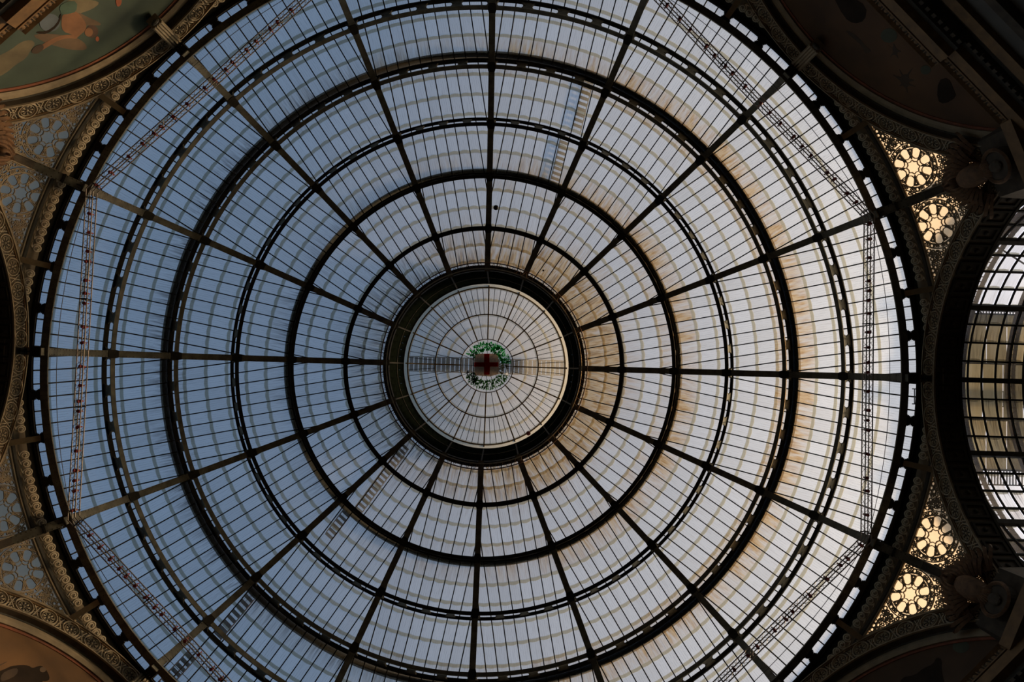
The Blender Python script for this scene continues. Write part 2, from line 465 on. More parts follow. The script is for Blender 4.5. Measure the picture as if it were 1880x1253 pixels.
def ribbon(m_, pts, wd=1.6, closed=True, lift=.025, back=.025):
    """a raised bar following pts in the projected plane; drops the stretches outside the panel"""
    n = len(pts); run = []
    def flush(cl=False):
        if len(run) > 1: m_.loft([r for r in run], closed=cl)
    whole = True
    idx = list(range(n)) + ([] if not closed else [0])
    ok = [inside(*p) for p in pts]
    whole = closed and all(ok)
    for q, i in enumerate(idx):
        if whole and q == n: break
        if not ok[i]:
            flush(); run = []; continue
        a, b = pts[(i - 1) % n], pts[(i + 1) % n]
        if not closed: a, b = pts[max(0, i - 1)], pts[min(n - 1, i + 1)]
        dx, dy = b[0] - a[0], b[1] - a[1]; l_ = math.hypot(dx, dy) or 1; nx, ny = -dy / l_ * wd / 2, dx / l_ * wd / 2
        x, y = pts[i]
        run.append([on_pend(x - nx, y - ny, -back)[0], on_pend(x - nx * .8, y - ny * .8, lift)[0],
                    on_pend(x + nx * .8, y + ny * .8, lift)[0], on_pend(x + nx, y + ny, -back)[0]])
    flush(whole)
def circle(cx, cy, r, n=12, a0=0): return [(cx + r * cos(a0 + 2 * PI * i / n), cy + r * sin(a0 + 2 * PI * i / n)) for i in range(n)]
def spiral(cx, cy, r, hand=1, a0=0, turns=1.5, n=16):
    return [(cx + r * (1 - .8 * i / n) * cos(a0 + hand * 2 * PI * turns * i / n), cy + r * (1 - .8 * i / n) * sin(a0 + hand * 2 * PI * turns * i / n)) for i in range(n + 1)]
STAR = (57.0, 893.0)
def build_tracery(sg):
    """sg = +1 / -1: the half panel on either side of the strut; returns part meshes"""
    out = {}
    cx, cy = STAR[0] * sg, STAR[1]; tilt = .2 * sg
    m_ = MB()
    star = []
    for i in range(16):
        a = tilt + 2 * PI * i / 16; r = 13.4 if i % 2 == 0 else 10.6
        star.append((cx + r * cos(a), cy + r * sin(a)))
    ribbon(m_, star, 1.7); out['star_ring'] = m_
    pet = []
    for i in range(8):
        a = tilt + PI / 8 + 2 * PI * i / 8; m_ = MB(); ux, uy = cos(a), sin(a)
        loop = []
        for j in range(11):                     # horseshoe: straight towards the star, round outside
            b = -2.05 + 4.1 * j / 10; loop.append((28.0 + 10.2 * cos(b), 10.2 * sin(b)))
        loop += [(17.0, 0.0)] if False else [(18.4, 4.2), (17.0, 0), (18.4, -4.2)]
        ribbon(m_, [(cx + ux * p - uy * q, cy + uy * p + ux * q) for p, q in loop], 1.4)
        if m_.f: pet.append(m_)
        m2 = MB(); a2 = tilt + 2 * PI * i / 8; vx, vy = cos(a2), sin(a2)
        for (p, q, r) in ((19.0, 0, 1.4), (23.0, 0, 1.6), (33.5, -3.2, 1.5), (33.5, 3.2, 1.5), (34, 0, 1.6)):
            ribbon(m2, circle(cx + vx * p - vy * q, cy + vy * p + vx * q, r, 7), 1.5)
        ribbon(m2, [(cx + vx * p - vy * q, cy + vy * p + vx * q) for p, q in ((15, 0), (24, -2.2), (35, -5.4))], 1.5, False)
        ribbon(m2, [(cx + vx * p - vy * q, cy + vy * p + vx * q) for p, q in ((15, 0), (24, 2.2), (35, 5.4))], 1.5, False)
        if m2.f: out.setdefault('lattice', []).append(m2)
    out['petal_frame'] = pet
    m_ = MB(); ribbon(m_, circle(cx, cy, 38.8, 40), 3.0); ribbon(m_, circle(cx, cy, 46.5, 44), 2.2); out['great_ring'] = m_
    m_ = MB()
    for i in range(8):
        a = tilt + 2 * PI * i / 8 + PI / 8 * 0
        ribbon(m_, circle(cx + 42.5 * cos(a), cy + 42.5 * sin(a), 3.6, 10), 2.0)
        for dl in (-.16, .16, .28, -.28):
            ribbon(m_, circle(cx + 42.3 * cos(a + dl), cy + 42.3 * sin(a + dl), 1.9, 7), 1.8)
    out['small_ring'] = m_
    # scrollwork that fills the corners
    m_ = MB(); rng = random.Random(5)
    y = 846.0; row = 0
    while y < 1030:
        x = 9.0 + (row % 2) * 4.2
        while x < 190:
            if math.hypot(x * sg - cx, y - cy) > 50 and inside(x * sg, y, 4):
                big = rng.random()
                if big < .3:
                    ribbon(m_, spiral(x * sg, y, 4.6, 1 if rng.random() < .5 else -1, rng.random() * 6, 1.6, 14), 2.3, False)
                else:
                    ribbon(m_, circle(x * sg, y, 2.3 + rng.random() * 1.6, 8), 2.3)
            x += 8.2
        y += 7.2; row += 1
    out['scroll_fill'] = m_
    # border bars
    m_ = MB()
    n = 24; ph0 = .0093; e = []
    for i in range(n + 1):
        ph = PH_MAX * .985 - (PH_MAX * .985 - ph0) * i / n; lo, hi = rho_lim(ph); e.append((sin(ph) * (hi - 3.5) * sg, cos(ph) * (hi - 3.5)))
    def free(pts, wd=2.4):
        run = []
        for i, (x, y) in enumerate(pts):
            a, b = pts[max(0, i - 1)], pts[min(len(pts) - 1, i + 1)]
            dx, dy = b[0] - a[0], b[1] - a[1]; l_ = math.hypot(dx, dy) or 1; nx, ny = -dy / l_ * wd / 2, dx / l_ * wd / 2
            run.append([on_pend(x - nx, y - ny, -.05)[0], on_pend(x - nx, y - ny, .06)[0], on_pend(x + nx, y + ny, .06)[0], on_pend(x + nx, y + ny, -.05)[0]])
        m_.loft(run)
    free(e, 3.2)
    e = []
    for i in range(n + 1):
        ph = PH_MAX * .97 - (PH_MAX * .97 - ph0) * i / n; lo, hi = rho_lim(ph); e.append((sin(ph) * (lo + 2) * sg, cos(ph) * (lo + 2)))
    free(e, 2.5)
    free([(8.2 * sg, 853.0 + 12 * i) for i in range(12)], 2.0)
    out['border'] = m_
    g = MB(); rows = []
    for i in range(13):
        ph = .006 * sg + (PH_MAX - .004) * sg * i / 13; rows.append([])
        for j in range(5):
            lo, hi = rho_lim(ph); q = lo + (hi - lo) * (j / 4)
            rows[-1].append(on_pend(sin(ph) * q, cos(ph) * q, -.09)[0])
    g.sheet(rows); g.uv = [(v[1] * .7, .3 + .05 * (v[2] - 28)) for v in g.v]
    out['backing_glass'] = g
    return out
VORG = (20.3, 0, ZW(27.0))
tracery_cache = {}
for sg in (1, -1):
    d_ = build_tracery(sg); c_ = []
    for nm, v in d_.items():
        for q in (v if isinstance(v, list) else [v]):
            if q.f: c_.append((nm, q.mesh(nm, glass_amber if nm == 'backing_glass' else stone, VORG)))
    tracery_cache[sg] = c_
VLAB = {0: 'lower right', 3: 'lower left', 4: 'upper left', 7: 'upper right'}
for k in range(8):
    ang = PI / 8 + k * PI / 4
    if k in VLAB:
        for sg in (1, -1):
            side = {(0, 1): 'lower', (0, -1): 'upper', (3, 1): 'upper', (3, -1): 'lower', (4, 1): 'upper', (4, -1): 'lower', (7, 1): 'lower', (7, -1): 'upper'}[(k, sg)]
            T = Thing('tracery_panel', '%s of the two pierced star tracery panels beside the %s strut' % (side, VLAB[k]), 'tracery window', VORG, ang,
                      'pierced star tracery panels in the corners')
            for nm, me in tracery_cache[sg]:
                o = T.rep(nm, me)
                if nm in ('scroll_fill', 'small_ring', 'lattice'): o['kind'] = 'stuff'
    else:
        T = Thing('wall_corner_%d' % k, 'plain spandrel between two arches outside the picture', None, VORG, ang, kind='structure')
        m_ = MB()
        m_.sheet([[on_pend(sin(ph) * q, cos(ph) * q)[0] for q in [rho_lim(ph)[0] + (rho_lim(ph)[1] - rho_lim(ph)[0]) * j / 3 for j in range(4)]]
                  for ph in [PH_MAX * .99 * (i / 8 - 1) for i in range(17)]])
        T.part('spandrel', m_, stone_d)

# ---------------------------------------------------------------- iron struts at the corners, stone struts at the arches
def rivets(m_, a, b, wd, step=.22, rows=(-.36, .36), up=(0, 0, 1), off=0):
    a = Vector(a); b = Vector(b); d_ = (b - a); L = d_.length; d_.normalize(); u = Vector(up); s_ = d_.cross(u).normalized(); u = s_.cross(d_).normalized()
    n = int(L / step)
    for q in rows:
        for i in range(n):
            c = a + d_ * (i + .5) * step + s_ * q * wd - u * off
            m_.add([c - d_ * .025, c - s_ * .025, c + d_ * .025, c + s_ * .025, c - u * .022], [(0, 1, 4), (1, 2, 4), (2, 3, 4), (3, 0, 4)])
for k in range(8):
    ang = PI / 8 + k * PI / 4; lab = DIRS[(2 * k + 1) % 16]
    a, b = (18.5, 0, ZW(29.02)), (20.62, 0, ZW(27.35))
    T = Thing('corner_strut', 'riveted iron strut running outward %s from the ring beam' % lab, 'strut', a, ang, 'iron struts at the corners of the octagon')
    m_ = MB(); m_.beam(a, b, .36, .05); T.part('flange', m_, iron)
    m_ = MB(); m_.beam((18.5, 0, ZW(29.16)), (20.62, 0, ZW(27.49)), .06, .24); T.part('web', m_, iron)
    m_ = MB(); m_.beam((18.5, 0, ZW(29.30)), (20.62, 0, ZW(27.63)), .30, .04); T.part('flange', m_, iron_dk)
    m_ = MB(); rivets(m_, a, b, .36, .17, off=.025); T.part('rivets', m_, iron_dk, kind='stuff')
    m_ = MB(); m_.sheet([[on_pend(a_, q, .0)[0] for q in [852, 900, 950, 1000, 1040]] for a_ in (-9.5, 0, 9.5)]); T.part('backing_strip', m_, stone_d)
    m_ = MB(); m_.beam((19.0, 0, ZW(28.60)), (19.06, 0, ZW(28.55)), .40, .07); T.part('splice_plate', m_, iron_dk)
POS3 = {-1: 'first', 0: 'middle', 1: 'last'}
for k in sides_seen:
    for j in (-1, 0, 1):
        ang = k * PI / 4 + j * rad(11.25); nm = SIDES[k].replace('_', ' ')
        if j == 0: end = (D + .02, ZW(29.34)); wd = .34
        else:
            s_ = D * math.tan(rad(11.25)); end = (D / cos(rad(11.25)) + .02, ZW(ZC0 + math.sqrt(RE * RE - s_ * s_) + .02)); wd = .24
        a, b = (18.62, 0, ZW(29.25)), (end[0], 0, end[1])
        T = Thing('arch_strut', '%s clockwise of three ochre struts tying the ring beam to the %s arch' % (POS3[j], nm), 'strut', a, ang, 'ochre struts between ring beam and arches')
        m_ = MB(); m_.beam(a, b, wd, .14); T.part('strut_body', m_, ochre)
        m_ = MB(); m_.beam(a, (a[0] + .16, 0, a[2] - .02), wd + .08, .2); T.part('iron_shoe', m_, iron_dk)
        if k % 2 == 1 and j == 0:
            m_ = MB()
            for q in (-.1, 0, .1): m_.beam((a[0] + .2, q, a[2] - .08), (b[0] - .02, q, b[2] - .08), .035, .05)
            T.part('fluting', m_, stone_l)
# fluted keystone consoles on the four mosaic arches
for k in (1, 3, 5, 7):
    T = Thing('keystone', 'fluted keystone bracket at the crown of the %s arch' % SIDES[k].replace('_', ' '), 'keystone', (D, 0, ZW(28.4)), k * PI / 4, 'keystones over the mosaics')
    m_ = MB()
    prof = [(D + .1, ZW(29.3)), (D - .30, ZW(29.25)), (D - .34, ZW(28.95)), (D - .22, ZW(28.6)), (D - .20, ZW(28.15)), (D - .10, ZW(27.75)), (D + .3, ZW(27.7))]
    m_.loft([[(x, y, z) for x, z in prof] for y in (-.26, .26)]); T.part('console', m_, stone)
    m_ = MB()
    for q in (-.18, -.06, .06, .18):
        m_.loft([[(x - .04, q + y, z) for x, z in prof[1:6]] + [(x + .05, q + y, z) for x, z in prof[1:6][::-1]] for y in (-.03, .03)])
    T.part('fluting', m_, stone_l)
    m_ = MB(); m_.lump((D - .02, 0, ZW(27.66)), .10, .20, .09); T.part('leaf_tip', m_, groove_m)

# ---------------------------------------------------------------- mosaics in the lunettes
def paint(name, col, noise=.3, scale=1.2): return mat(name, col, .8, 0, noise, scale)
BGS = {5: ('teal_sky_mosaic', (.045, .064, .045)), 3: ('orange_sky_mosaic', (.125, .06, .018)), 7: ('brown_sky_mosaic', (.09, .042, .014)), 1: ('umber_sky_mosaic', (.06, .03, .011))}
NP = D + .46
def to_plane(k, px, py, n=NP):
    """where the sight line of a photo pixel meets the vertical mosaic wall of side k -> (s, z) on that wall"""
    a = k * PI / 4 + PHI0; nv = Vector((cos(a), sin(a), 0)); tv = Vector((-sin(a), cos(a), 0))
    o = Vector((CX, CY, CZ)); d_ = ray(px, py); t = (n - o.dot(nv)) / d_.dot(nv); p = o + d_ * t
    return p.dot(tv), p.z
def zoomed(pts, s, ox, oy): return [(ox + x / s, oy + y / s) for x, y in pts]
def ell(cx, cy, rx, ry, n=14): return [(cx + rx * cos(2 * PI * i / n), cy + ry * sin(2 * PI * i / n)) for i in range(n)]
pm = {}
def pmat(nm, c):
    if nm not in pm: pm[nm] = paint('mosaic_' + nm, c)
    return pm[nm]
skin = (.19, .085, .035); hair = (.07, .035, .02); wing = (.115, .07, .036); cloud = (.13, .10, .052); drape = (.05, .085, .055); flame = (.30, .08, .03)
blue = (.085, .10, .11); dark = (.025, .016, .010); palm = (.05, .028, .012); leafg = (.05, .055, .03)
Z1 = lambda pts: zoomed(pts, 5.222, 0, 0)
Z3 = lambda pts: zoomed(pts, 5.883, 0, 1040)
Z4 = lambda pts: zoomed(pts, 5.221, 1550, 0)
Z5 = lambda pts: zoomed(pts, 5.875, 1560, 1040)
SH = {5: [('cloud', cloud, Z1([(-60, 760), (60, 700), (150, 620), (250, 560), (300, 470), (340, 420), (300, 380), (200, 400), (100, 480), (-60, 560)])),
          ('cloud', cloud, Z1([(560, 60), (700, -20), (900, 0), (960, 30), (880, 90), (760, 130), (640, 190)])),
          ('wing', wing, Z1([(300, 340), (460, 420), (640, 470), (720, 480), (820, 480), (836, 450), (800, 400), (720, 355), (560, 330), (400, 320)])),
          ('wing', wing, Z1([(740, 110), (830, 160), (960, 215), (965, 245), (900, 240), (820, 245), (760, 200)])),
          ('skin', skin, Z1([(600, 130), (700, 100), (760, 130), (830, 230), (820, 290), (760, 340), (730, 370), (690, 330), (600, 300), (585, 220)])),
          ('skin', skin, Z1([(740, 340), (640, 330), (540, 350), (440, 400), (350, 470), (370, 500), (470, 440), (560, 385), (660, 360), (735, 375)])),
          ('hair', hair, Z1(ell(880, 300, 62, 62))), ('skin', skin, Z1(ell(850, 308, 40, 42))),
          ('flame', flame, Z1(ell(932, 372, 17, 24))), ('torch', palm, Z1([(290, 500), (330, 440), (410, 420), (420, 470), (350, 520)])),
          ('drape', drape, Z1([(560, 60), (640, 10), (740, 10), (730, 110), (660, 130), (590, 140)])),
          ('globe', blue, Z1(ell(475, 215, 100, 88))), ('strap', dark, Z1([(350, 300), (440, 300), (540, 230), (580, 120), (590, 160), (550, 250), (450, 325), (350, 320)])),
          ('drape', flame, Z1([(1110, -30), (1165, -20), (1160, 40), (1130, 65), (1110, 40)]))],
      3: [('figure', dark, Z3([(-40, 1150), (60, 1110), (120, 1080), (230, 1068), (310, 1075), (350, 1105), (400, 1085), (450, 1075), (500, 1120), (535, 1190), (530, 1240), (440, 1250), (400, 1330), (-40, 1330)])),
          ('drape', palm, Z3([(20, 1160), (120, 1110), (200, 1105), (180, 1180), (60, 1240), (0, 1240)])),
          ('skin', wing, Z3(ell(462, 1120, 34, 30))), ('staff', palm, Z3([(-20, 1075), (75, 1030), (78, 1036), (-20, 1088)]))],
      7: [('drape', dark, Z4([(-120, -60), (60, -40), (220, 60), (200, 200), (90, 230), (0, 170)])), ('skin', palm, Z4([(0, 290), (60, 300), (150, 370), (215, 450), (270, 490), (200, 520), (170, 440), (80, 360)])),
          ('palm', palm, Z4([(565, 760), (490, 720), (560, 745), (515, 640), (580, 740), (680, 620), (600, 750), (690, 770), (600, 790), (710, 840), (595, 810), (620, 920), (575, 820), (520, 830), (560, 790), (440, 700)])),
          ('palm', palm, Z4([(480, 480), (410, 420), (470, 470), (470, 400), (500, 470), (560, 500), (500, 500), (530, 580), (480, 510), (430, 560)])),
          ('bush', leafg, Z4(ell(430, 340, 80, 70))), ('bush', leafg, Z4(ell(780, 670, 50, 45))), ('bird', dark, Z4([(900, 770), (1000, 740), (1050, 860), (1080, 930), (960, 1000), (890, 960)]))],
      1: [('figure', dark, Z5([(520, 1330), (560, 1200), (700, 1180), (800, 1100), (900, 1060), (940, 980), (1000, 1010), (990, 1120), (1040, 1330)])), ('bush', leafg, Z5(ell(1200, 870, 90, 70)))]}
def ngon_sheet(pts2, k, lift):
    from mathutils.geometry import tessellate_polygon
    for _ in range(1):          # round the corners
        q_ = []
        for i in range(len(pts2)):
            a, b = pts2[i], pts2[(i + 1) % len(pts2)]
            q_ += [(a[0] * .75 + b[0] * .25, a[1] * .75 + b[1] * .25), (a[0] * .25 + b[0] * .75, a[1] * .25 + b[1] * .75)]
        pts2 = q_ if len(pts2) < 60 else pts2
    sz = [to_plane(k, *p) for p in pts2]
    top = [(NP - lift, s_, z) for s_, z in sz]; bot = [(NP - .002, s_, z) for s_, z in sz]; n = len(sz)
    tri = tessellate_polygon([[Vector((s_, z, 0)) for s_, z in sz]])
    m_ = MB(); m_.add(top + bot, [tuple(t) for t in tri] + [(i, (i + 1) % n, n + (i + 1) % n, n + i) for i in range(n)])
    return m_
LUN = {5: 'teal-skied mosaic with a winged torch bearer in the upper left arch', 3: 'orange-skied mosaic with a stooping figure in the lower left arch',
       7: 'dark brown mosaic with palm plants in the upper right arch', 1: 'dark umber mosaic in the lower right arch'}
for k in (1, 3, 5, 7):
    T = Thing('lunette_mosaic', LUN[k], 'mosaic', (NP, 0, ZW(24.0)), k * PI / 4, 'mosaics filling the diagonal arches')
    bgm = paint(*BGS[k], .35, .45)
    m_ = MB(); n = 40; R = RI - .14; pts = []
    amx = math.asin(min(.999, 7.9 / R))
    for i in range(n + 1):
        a = -amx + 2 * amx * i / n; pts.append((R * sin(a), max(ZW(22.6), ZW(ZC0 + R * cos(a)))))
    pts = [(-7.9, ZW(22.5))] + pts + [(7.9, ZW(22.5))]
    m_.add([(NP, s_, z) for s_, z in pts] + [(NP + .3, s_, z) for s_, z in pts],
           [tuple(range(len(pts)))[::-1], tuple(range(len(pts), 2 * len(pts)))] + [(i, (i + 1) % len(pts), len(pts) + (i + 1) % len(pts), len(pts) + i) for i in range(len(pts))])
    T.part('painted_ground', m_, bgm)
    for i, (nm, c, pts2) in enumerate(SH[k]):
        T.part('painted_' + nm, ngon_sheet(pts2, k, .003 + .0012 * i), pmat(nm + str(c), c))
    F_ = Thing('mosaic_surround', 'cream and red-brown moulding framing the %s' % LUN[k].split(' with')[0].split(' in ')[0] + ' in the %s arch' % SIDES[k].replace('_', ' '), 'frame', (D + .3, 0, ZW(24)), k * PI / 4, 'frames of the mosaics')
    F_.part('cream_moulding', sweep_arch([(-.02, .28), (-.02, .46), (-.30, .46), (-.34, .34), (-.20, .28)], smax=7.85), stone)
    F_.part('red_line', sweep_arch([(-.33, .40), (-.33, .46), (-.42, .46), (-.42, .43)], smax=7.8), terra)
    F_.part('shadow_groove', sweep_arch([(.02, .20), (.02, .30), (-.03, .30), (-.03, .26)], smax=7.9), groove_m)
    # the cornice under the mosaic
    cn = Thing('trim_%d' % trim_n, 'heavy cornice with egg and dart course under the %s mosaic' % SIDES[k].replace('_', ' '), None, (D - .4, 0, ZW(22.3)), k * PI / 4, kind='structure'); trim_n += 1
    egg_m, dart_m = MB(), MB()
    egg_m.lump((0, 0, 0), .05, .085, .10, 8, 5)
    egg_me = egg_m.mesh('egg', gild, smooth=True)
    bm_ = MB()
    bm_.loft([[(.04, y, .12), (-.03, y * .6, .11), (-.03, y * .3, -.11), (.04, y * .3, -.13)] for y in (-.03, .03)])
    dart_me = bm_.mesh('dart', gild)
    dn_ = MB(); dn_.box(-.09, .09, -.07, .07, -.16, 0); dn_me = dn_.mesh('dentil', stone_d)
    for (s0, s1, off) in ((-7.7, -3.45, .32), (-3.45, 3.45, 0), (3.45, 7.7, .32)):
        def strip(nm, prof, m):
            q = MB(); q.loft([[(x + off, s_, ZW(z)) for x, z in prof] for s_ in (s0, s1)]); cn.part(nm, q, m)
        strip('crown_moulding', [(18.92, 23.40), (18.86, 23.36), (18.96, 23.28), (19.3, 23.28), (19.5, 23.40)], gild)
        strip('egg_ground', [(18.97, 23.28), (18.95, 23.00), (19.3, 23.00), (19.3, 23.28)], stone_d)
        strip('bead', [(18.84, 23.00), (18.84, 22.94), (19.3, 22.94), (19.3, 23.0)], gild)
        strip('groove', [(18.96, 22.94), (18.93, 22.80), (19.3, 22.80), (19.3, 22.94)], groove_m)
        strip('fascia', [(18.78, 22.80), (18.76, 22.36), (19.02, 22.32), (19.6, 22.32), (19.6, 22.80)], gild)
        strip('soffit', [(19.02, 22.32), (19.05, 22.18), (19.6, 22.05), (19.7, 22.32)], groove_m)
        n = int((s1 - s0) / .30)
        for i in range(n):
            s_ = s0 + (i + .5) * (s1 - s0) / n
            o = cn.rep('egg', egg_me); o.location = (18.93 + off - cn.org[0], s_, ZW(23.13) - cn.org[2])
            o = cn.rep('dart', dart_me); o.location = (18.93 + off - cn.org[0], s_ + (s1 - s0) / n / 2, ZW(23.13) - cn.org[2])
            o = cn.rep('dentil', dn_me); o.location = (19.22 + off * .5 - cn.org[0], s_, ZW(22.14) - cn.org[2])
    q = MB(); q.box(D + .12, D + .4, -7.7, 7.7, ZW(21.35), ZW(21.75)); cn.part('string_course', q, gild)
    q = MB(); q.box(D + .0, D + .4, -7.7, 7.7, ZW(20.2), ZW(20.5)); cn.part('string_course', q, stone_d)

# ---------------------------------------------------------------- carved eagles and medallions at the corners
def feather(m_, p, ang, L, wd, th=.05, bend=.15):
    """blade in the (y, u) plane of the corner, root p, pointing along ang"""
    rings = []
    for i in range(7):
        u = i / 6; c = (p[0] - .10 * sin(PI * u), p[1] + sin(ang + bend * u) * L * u, p[2] + cos(ang + bend * u) * L * u)
        w_ = wd * (.55 + .9 * u) * math.sqrt(max(.02, 1 - u ** 4)); s_ = (0, cos(ang + bend * u), -sin(ang + bend * u))
        rings.append([(c[0] + (.02), c[1] - s_[1] * w_, c[2] - s_[2] * w_), (c[0] - th, c[1], c[2]), (c[0] + .02, c[1] + s_[1] * w_, c[2] + s_[2] * w_)])
    m_.loft(rings)
for k in VLAB:
    ang = PI / 8 + k * PI / 4
    T = Thing('carved_eagle', 'carved brown eagle with spread wings in the %s corner' % VLAB[k], 'statue', (20.2, 0, ZW(25.2)), ang, 'carved eagles at the arch corners')
    m_ = MB(); m_.lump((20.15, 0, ZW(25.3)), .38, .45, .85, 12, 8); T.part('body', m_, eagle_m, smooth=True)
    m_ = MB(); m_.lump((19.85, 0, ZW(26.15)), .20, .17, .24, 10, 6); m_.lump((19.62, 0, ZW(26.1)), .16, .06, .06, 8, 4); T.part('head', m_, eagle_m, smooth=True)
    for sg in (1, -1):
        wg = T.part('wing', (lambda q: (q.lump((20.22, .62 * sg, ZW(25.75)), .14, .42, .38, 10, 6), q)[1])(MB()), eagle_m)
        for i in range(10):
            q = MB(); a_ = sg * (-.15 + .16 * i)
            feather(q, (20.15 + .02 * i, sg * (.35 + .06 * i), ZW(25.9 - .10 * i)), a_, 1.35 - .035 * i, .095, .06, -.25 * sg)
            T.part('feather', q, eagle_m, parent=wg)
        for i in range(7):
            q = MB(); a_ = sg * (.1 + .2 * i)
            feather(q, (20.05 + .02 * i, sg * (.2 + .06 * i), ZW(25.8 - .10 * i)), a_, .75, .085, .06, -.2 * sg)
            T.part('feather', q, eagle_m, parent=wg)
    q = MB()
    for i in range(9): feather(q, (20.1, 0, ZW(25.0)), PI + (-.5 + .125 * i), .75, .08, .05, 0)
    T.part('tail', q, eagle_m)
    T = Thing('medallion', 'round wreathed medallion below the eagle in the %s corner' % VLAB[k], 'medallion', (20.2, 0, ZW(24.0)), ang, 'medallions at the arch corners')
    q = MB(); q.loft([[(20.2 + dx, r * cos(2 * PI * i / 24), ZW(24.0) + r * sin(2 * PI * i / 24)) for i in range(24)] for dx, r in ((.25, .62), (-.05, .58), (-.12, .50))]); T.part('disc', q, stone_d)
    q = MB(); n = 24
    q.loft([[(20.05 + .07 * cos(b), (.60 + .07 * sin(b)) * cos(2 * PI * i / n), ZW(24.0) + (.60 + .07 * sin(b)) * sin(2 * PI * i / n)) for b in (0, 1.57, 3.14, 4.71)] for i in range(n)], closed=True)
    T.part('rim', q, eagle_m)
    q = MB(); q.lump((20.02, 0, ZW(24.0)), .08, .22, .30); T.part('relief', q, stone_d)
    T = Thing('wall_pier_%d' % k, 'corner pier of the octagon at the %s' % VLAB[k], None, (20.5, 0, 0), ang, kind='structure')
    q = MB(); q.loft([[(20.45, -1.1, z), (20.45, 1.1, z), (22.2, 1.9, z), (22.2, -1.9, z)] for z in (0, ZW(24.9))]); T.part('shaft', q, stone_d)
    q = MB(); q.loft([[(20.1, -1.3, z), (20.1, 1.3, z), (22.3, 2.1, z), (22.3, -2.1, z)] for z in (ZW(22.7), ZW(23.2))]); T.part('cap', q, gild)

# ---------------------------------------------------------------- glass barrel vault of the right-hand arm
VR, VZ = 7.25, 31.0; VC = VZ - VR; X0, X1 = D + 1.05, 27.6
def vpt(x, b, d=0): return (x, (VR + d) * sin(b), ZW(VC + (VR + d) * cos(b)))
ROWD = rad(27.2) / 4; BARX = .64
T = Thing('vault_glazing', 'glass barrel vault over the right-hand arm of the arcade', 'glass vault', (X0, 0, ZW(VC)), 0)
def vbar(b0, b1, x0, x1, d0, d1, n=30):
    m_ = MB(); rings = []
    for i in range(n + 1):
        b = b0 + (b1 - b0) * i / n; rings.append([vpt(x0, b, d0), vpt(x1, b, d0), vpt(x1, b, d1), vpt(x0, b, d1)])
    m_.loft(rings); return m_
BM = rad(81.6)
nx = int((X1 - X0) / BARX)
bar_me = vbar(-BM, BM, -.027, .027, -.08, 0).mesh('glazing_bar', bar_m, (0, 0, 0))
for i in range(nx + 1):
    o = T.rep('glazing_bar', bar_me); o.location = (i * BARX + .02, 0, -T.org[2])
for j in range(-12, 13):
    b = j * ROWD; big = j % 4 == 0
    m_ = MB()
    if big:
        c = [vpt(0, b - .016, -.22), vpt(0, b + .016, -.22), vpt(0, b + .016, -.02), vpt(0, b - .016, -.02)]
        m_.loft([[(x, y, z) for _, y, z in c] for x in (X0, X1)]); T.part('purlin', m_, iron_dk)
    else:
        c = [vpt(0, b - .0055, -.05), vpt(0, b + .0055, -.05), vpt(0, b + .0055, .03), vpt(0, b - .0055, .03)]
        m_.loft([[(x, y, z) for _, y, z in c] for x in (X0, X1)]); T.part('clip_bar', m_, bar_m)
vp_cache = {}
rng = random.Random(3)
for j in range(-10, 10):
    for i in range(nx):
        key = j
        if key not in vp_cache:
            m_ = MB(); rows = []; uv = []
            sgn = 1 if j >= 0 else -1
            for a_ in range(4):
                u = a_ / 3; b0 = j * ROWD if j >= 0 else (j + 1) * ROWD     # upper edge
                b = b0 + sgn * (ROWD * 1.10) * u
                ext = .0
                rows.append([vpt(.03 + (BARX - .06) * q / 3, b + sgn * (.006 * sin(PI * q / 3) if a_ == 3 else 0), .02 + .03 * u) for q in range(4)])
                uv += [(q / 3 * BARX, u) for q in range(4)]
            m_.sheet(rows); m_.uv = uv; vp_cache[key] = m_.mesh('pane', glass_arm)
        o = T.rep('pane', vp_cache[key]); o.location = (i * BARX + .02, 0, -T.org[2])
        mid = abs(j - 1.5) <= 5.5; o['rust'] = round(.35 * rng.random() if mid else .12 * rng.random(), 3); o['soot'] = round(.9 * rng.random(), 3) if mid else .1
# things on the roof seen through it
for nm, y0, x0, z_, lab in (('first', -3.45, 23.2, 33.6, 'grated roof catwalk seen through the vault glass, topmost of the three'), ('second', .55, 21.6, 33.9, 'grated roof catwalk along the crown of the glass vault'),
                       ('third', 4.35, 22.6, 33.2, 'grated roof catwalk seen through the vault glass, lowest of the three')):
    T = Thing('catwalk', lab, 'catwalk', (x0, y0, ZW(z_)), 0, 'roof catwalks over the glass vault')
    m_ = MB(); m_.box(x0, 28.5, y0 - .05, y0, ZW(z_), ZW(z_) + .12); m_.box(x0, 28.5, y0 + .7, y0 + .75, ZW(z_), ZW(z_) + .12); T.part('stringer', m_, slat_m)
    sl_me = MB(); sl_me.box(-.02, .02, 0, .7, 0, .04); sl_me = sl_me.mesh('slat', slat_m)
    for i in range(int((28.4 - x0) / .15)):
        o = T.rep('slat', sl_me); o.location = (.1 + i * .15, 0, .05)
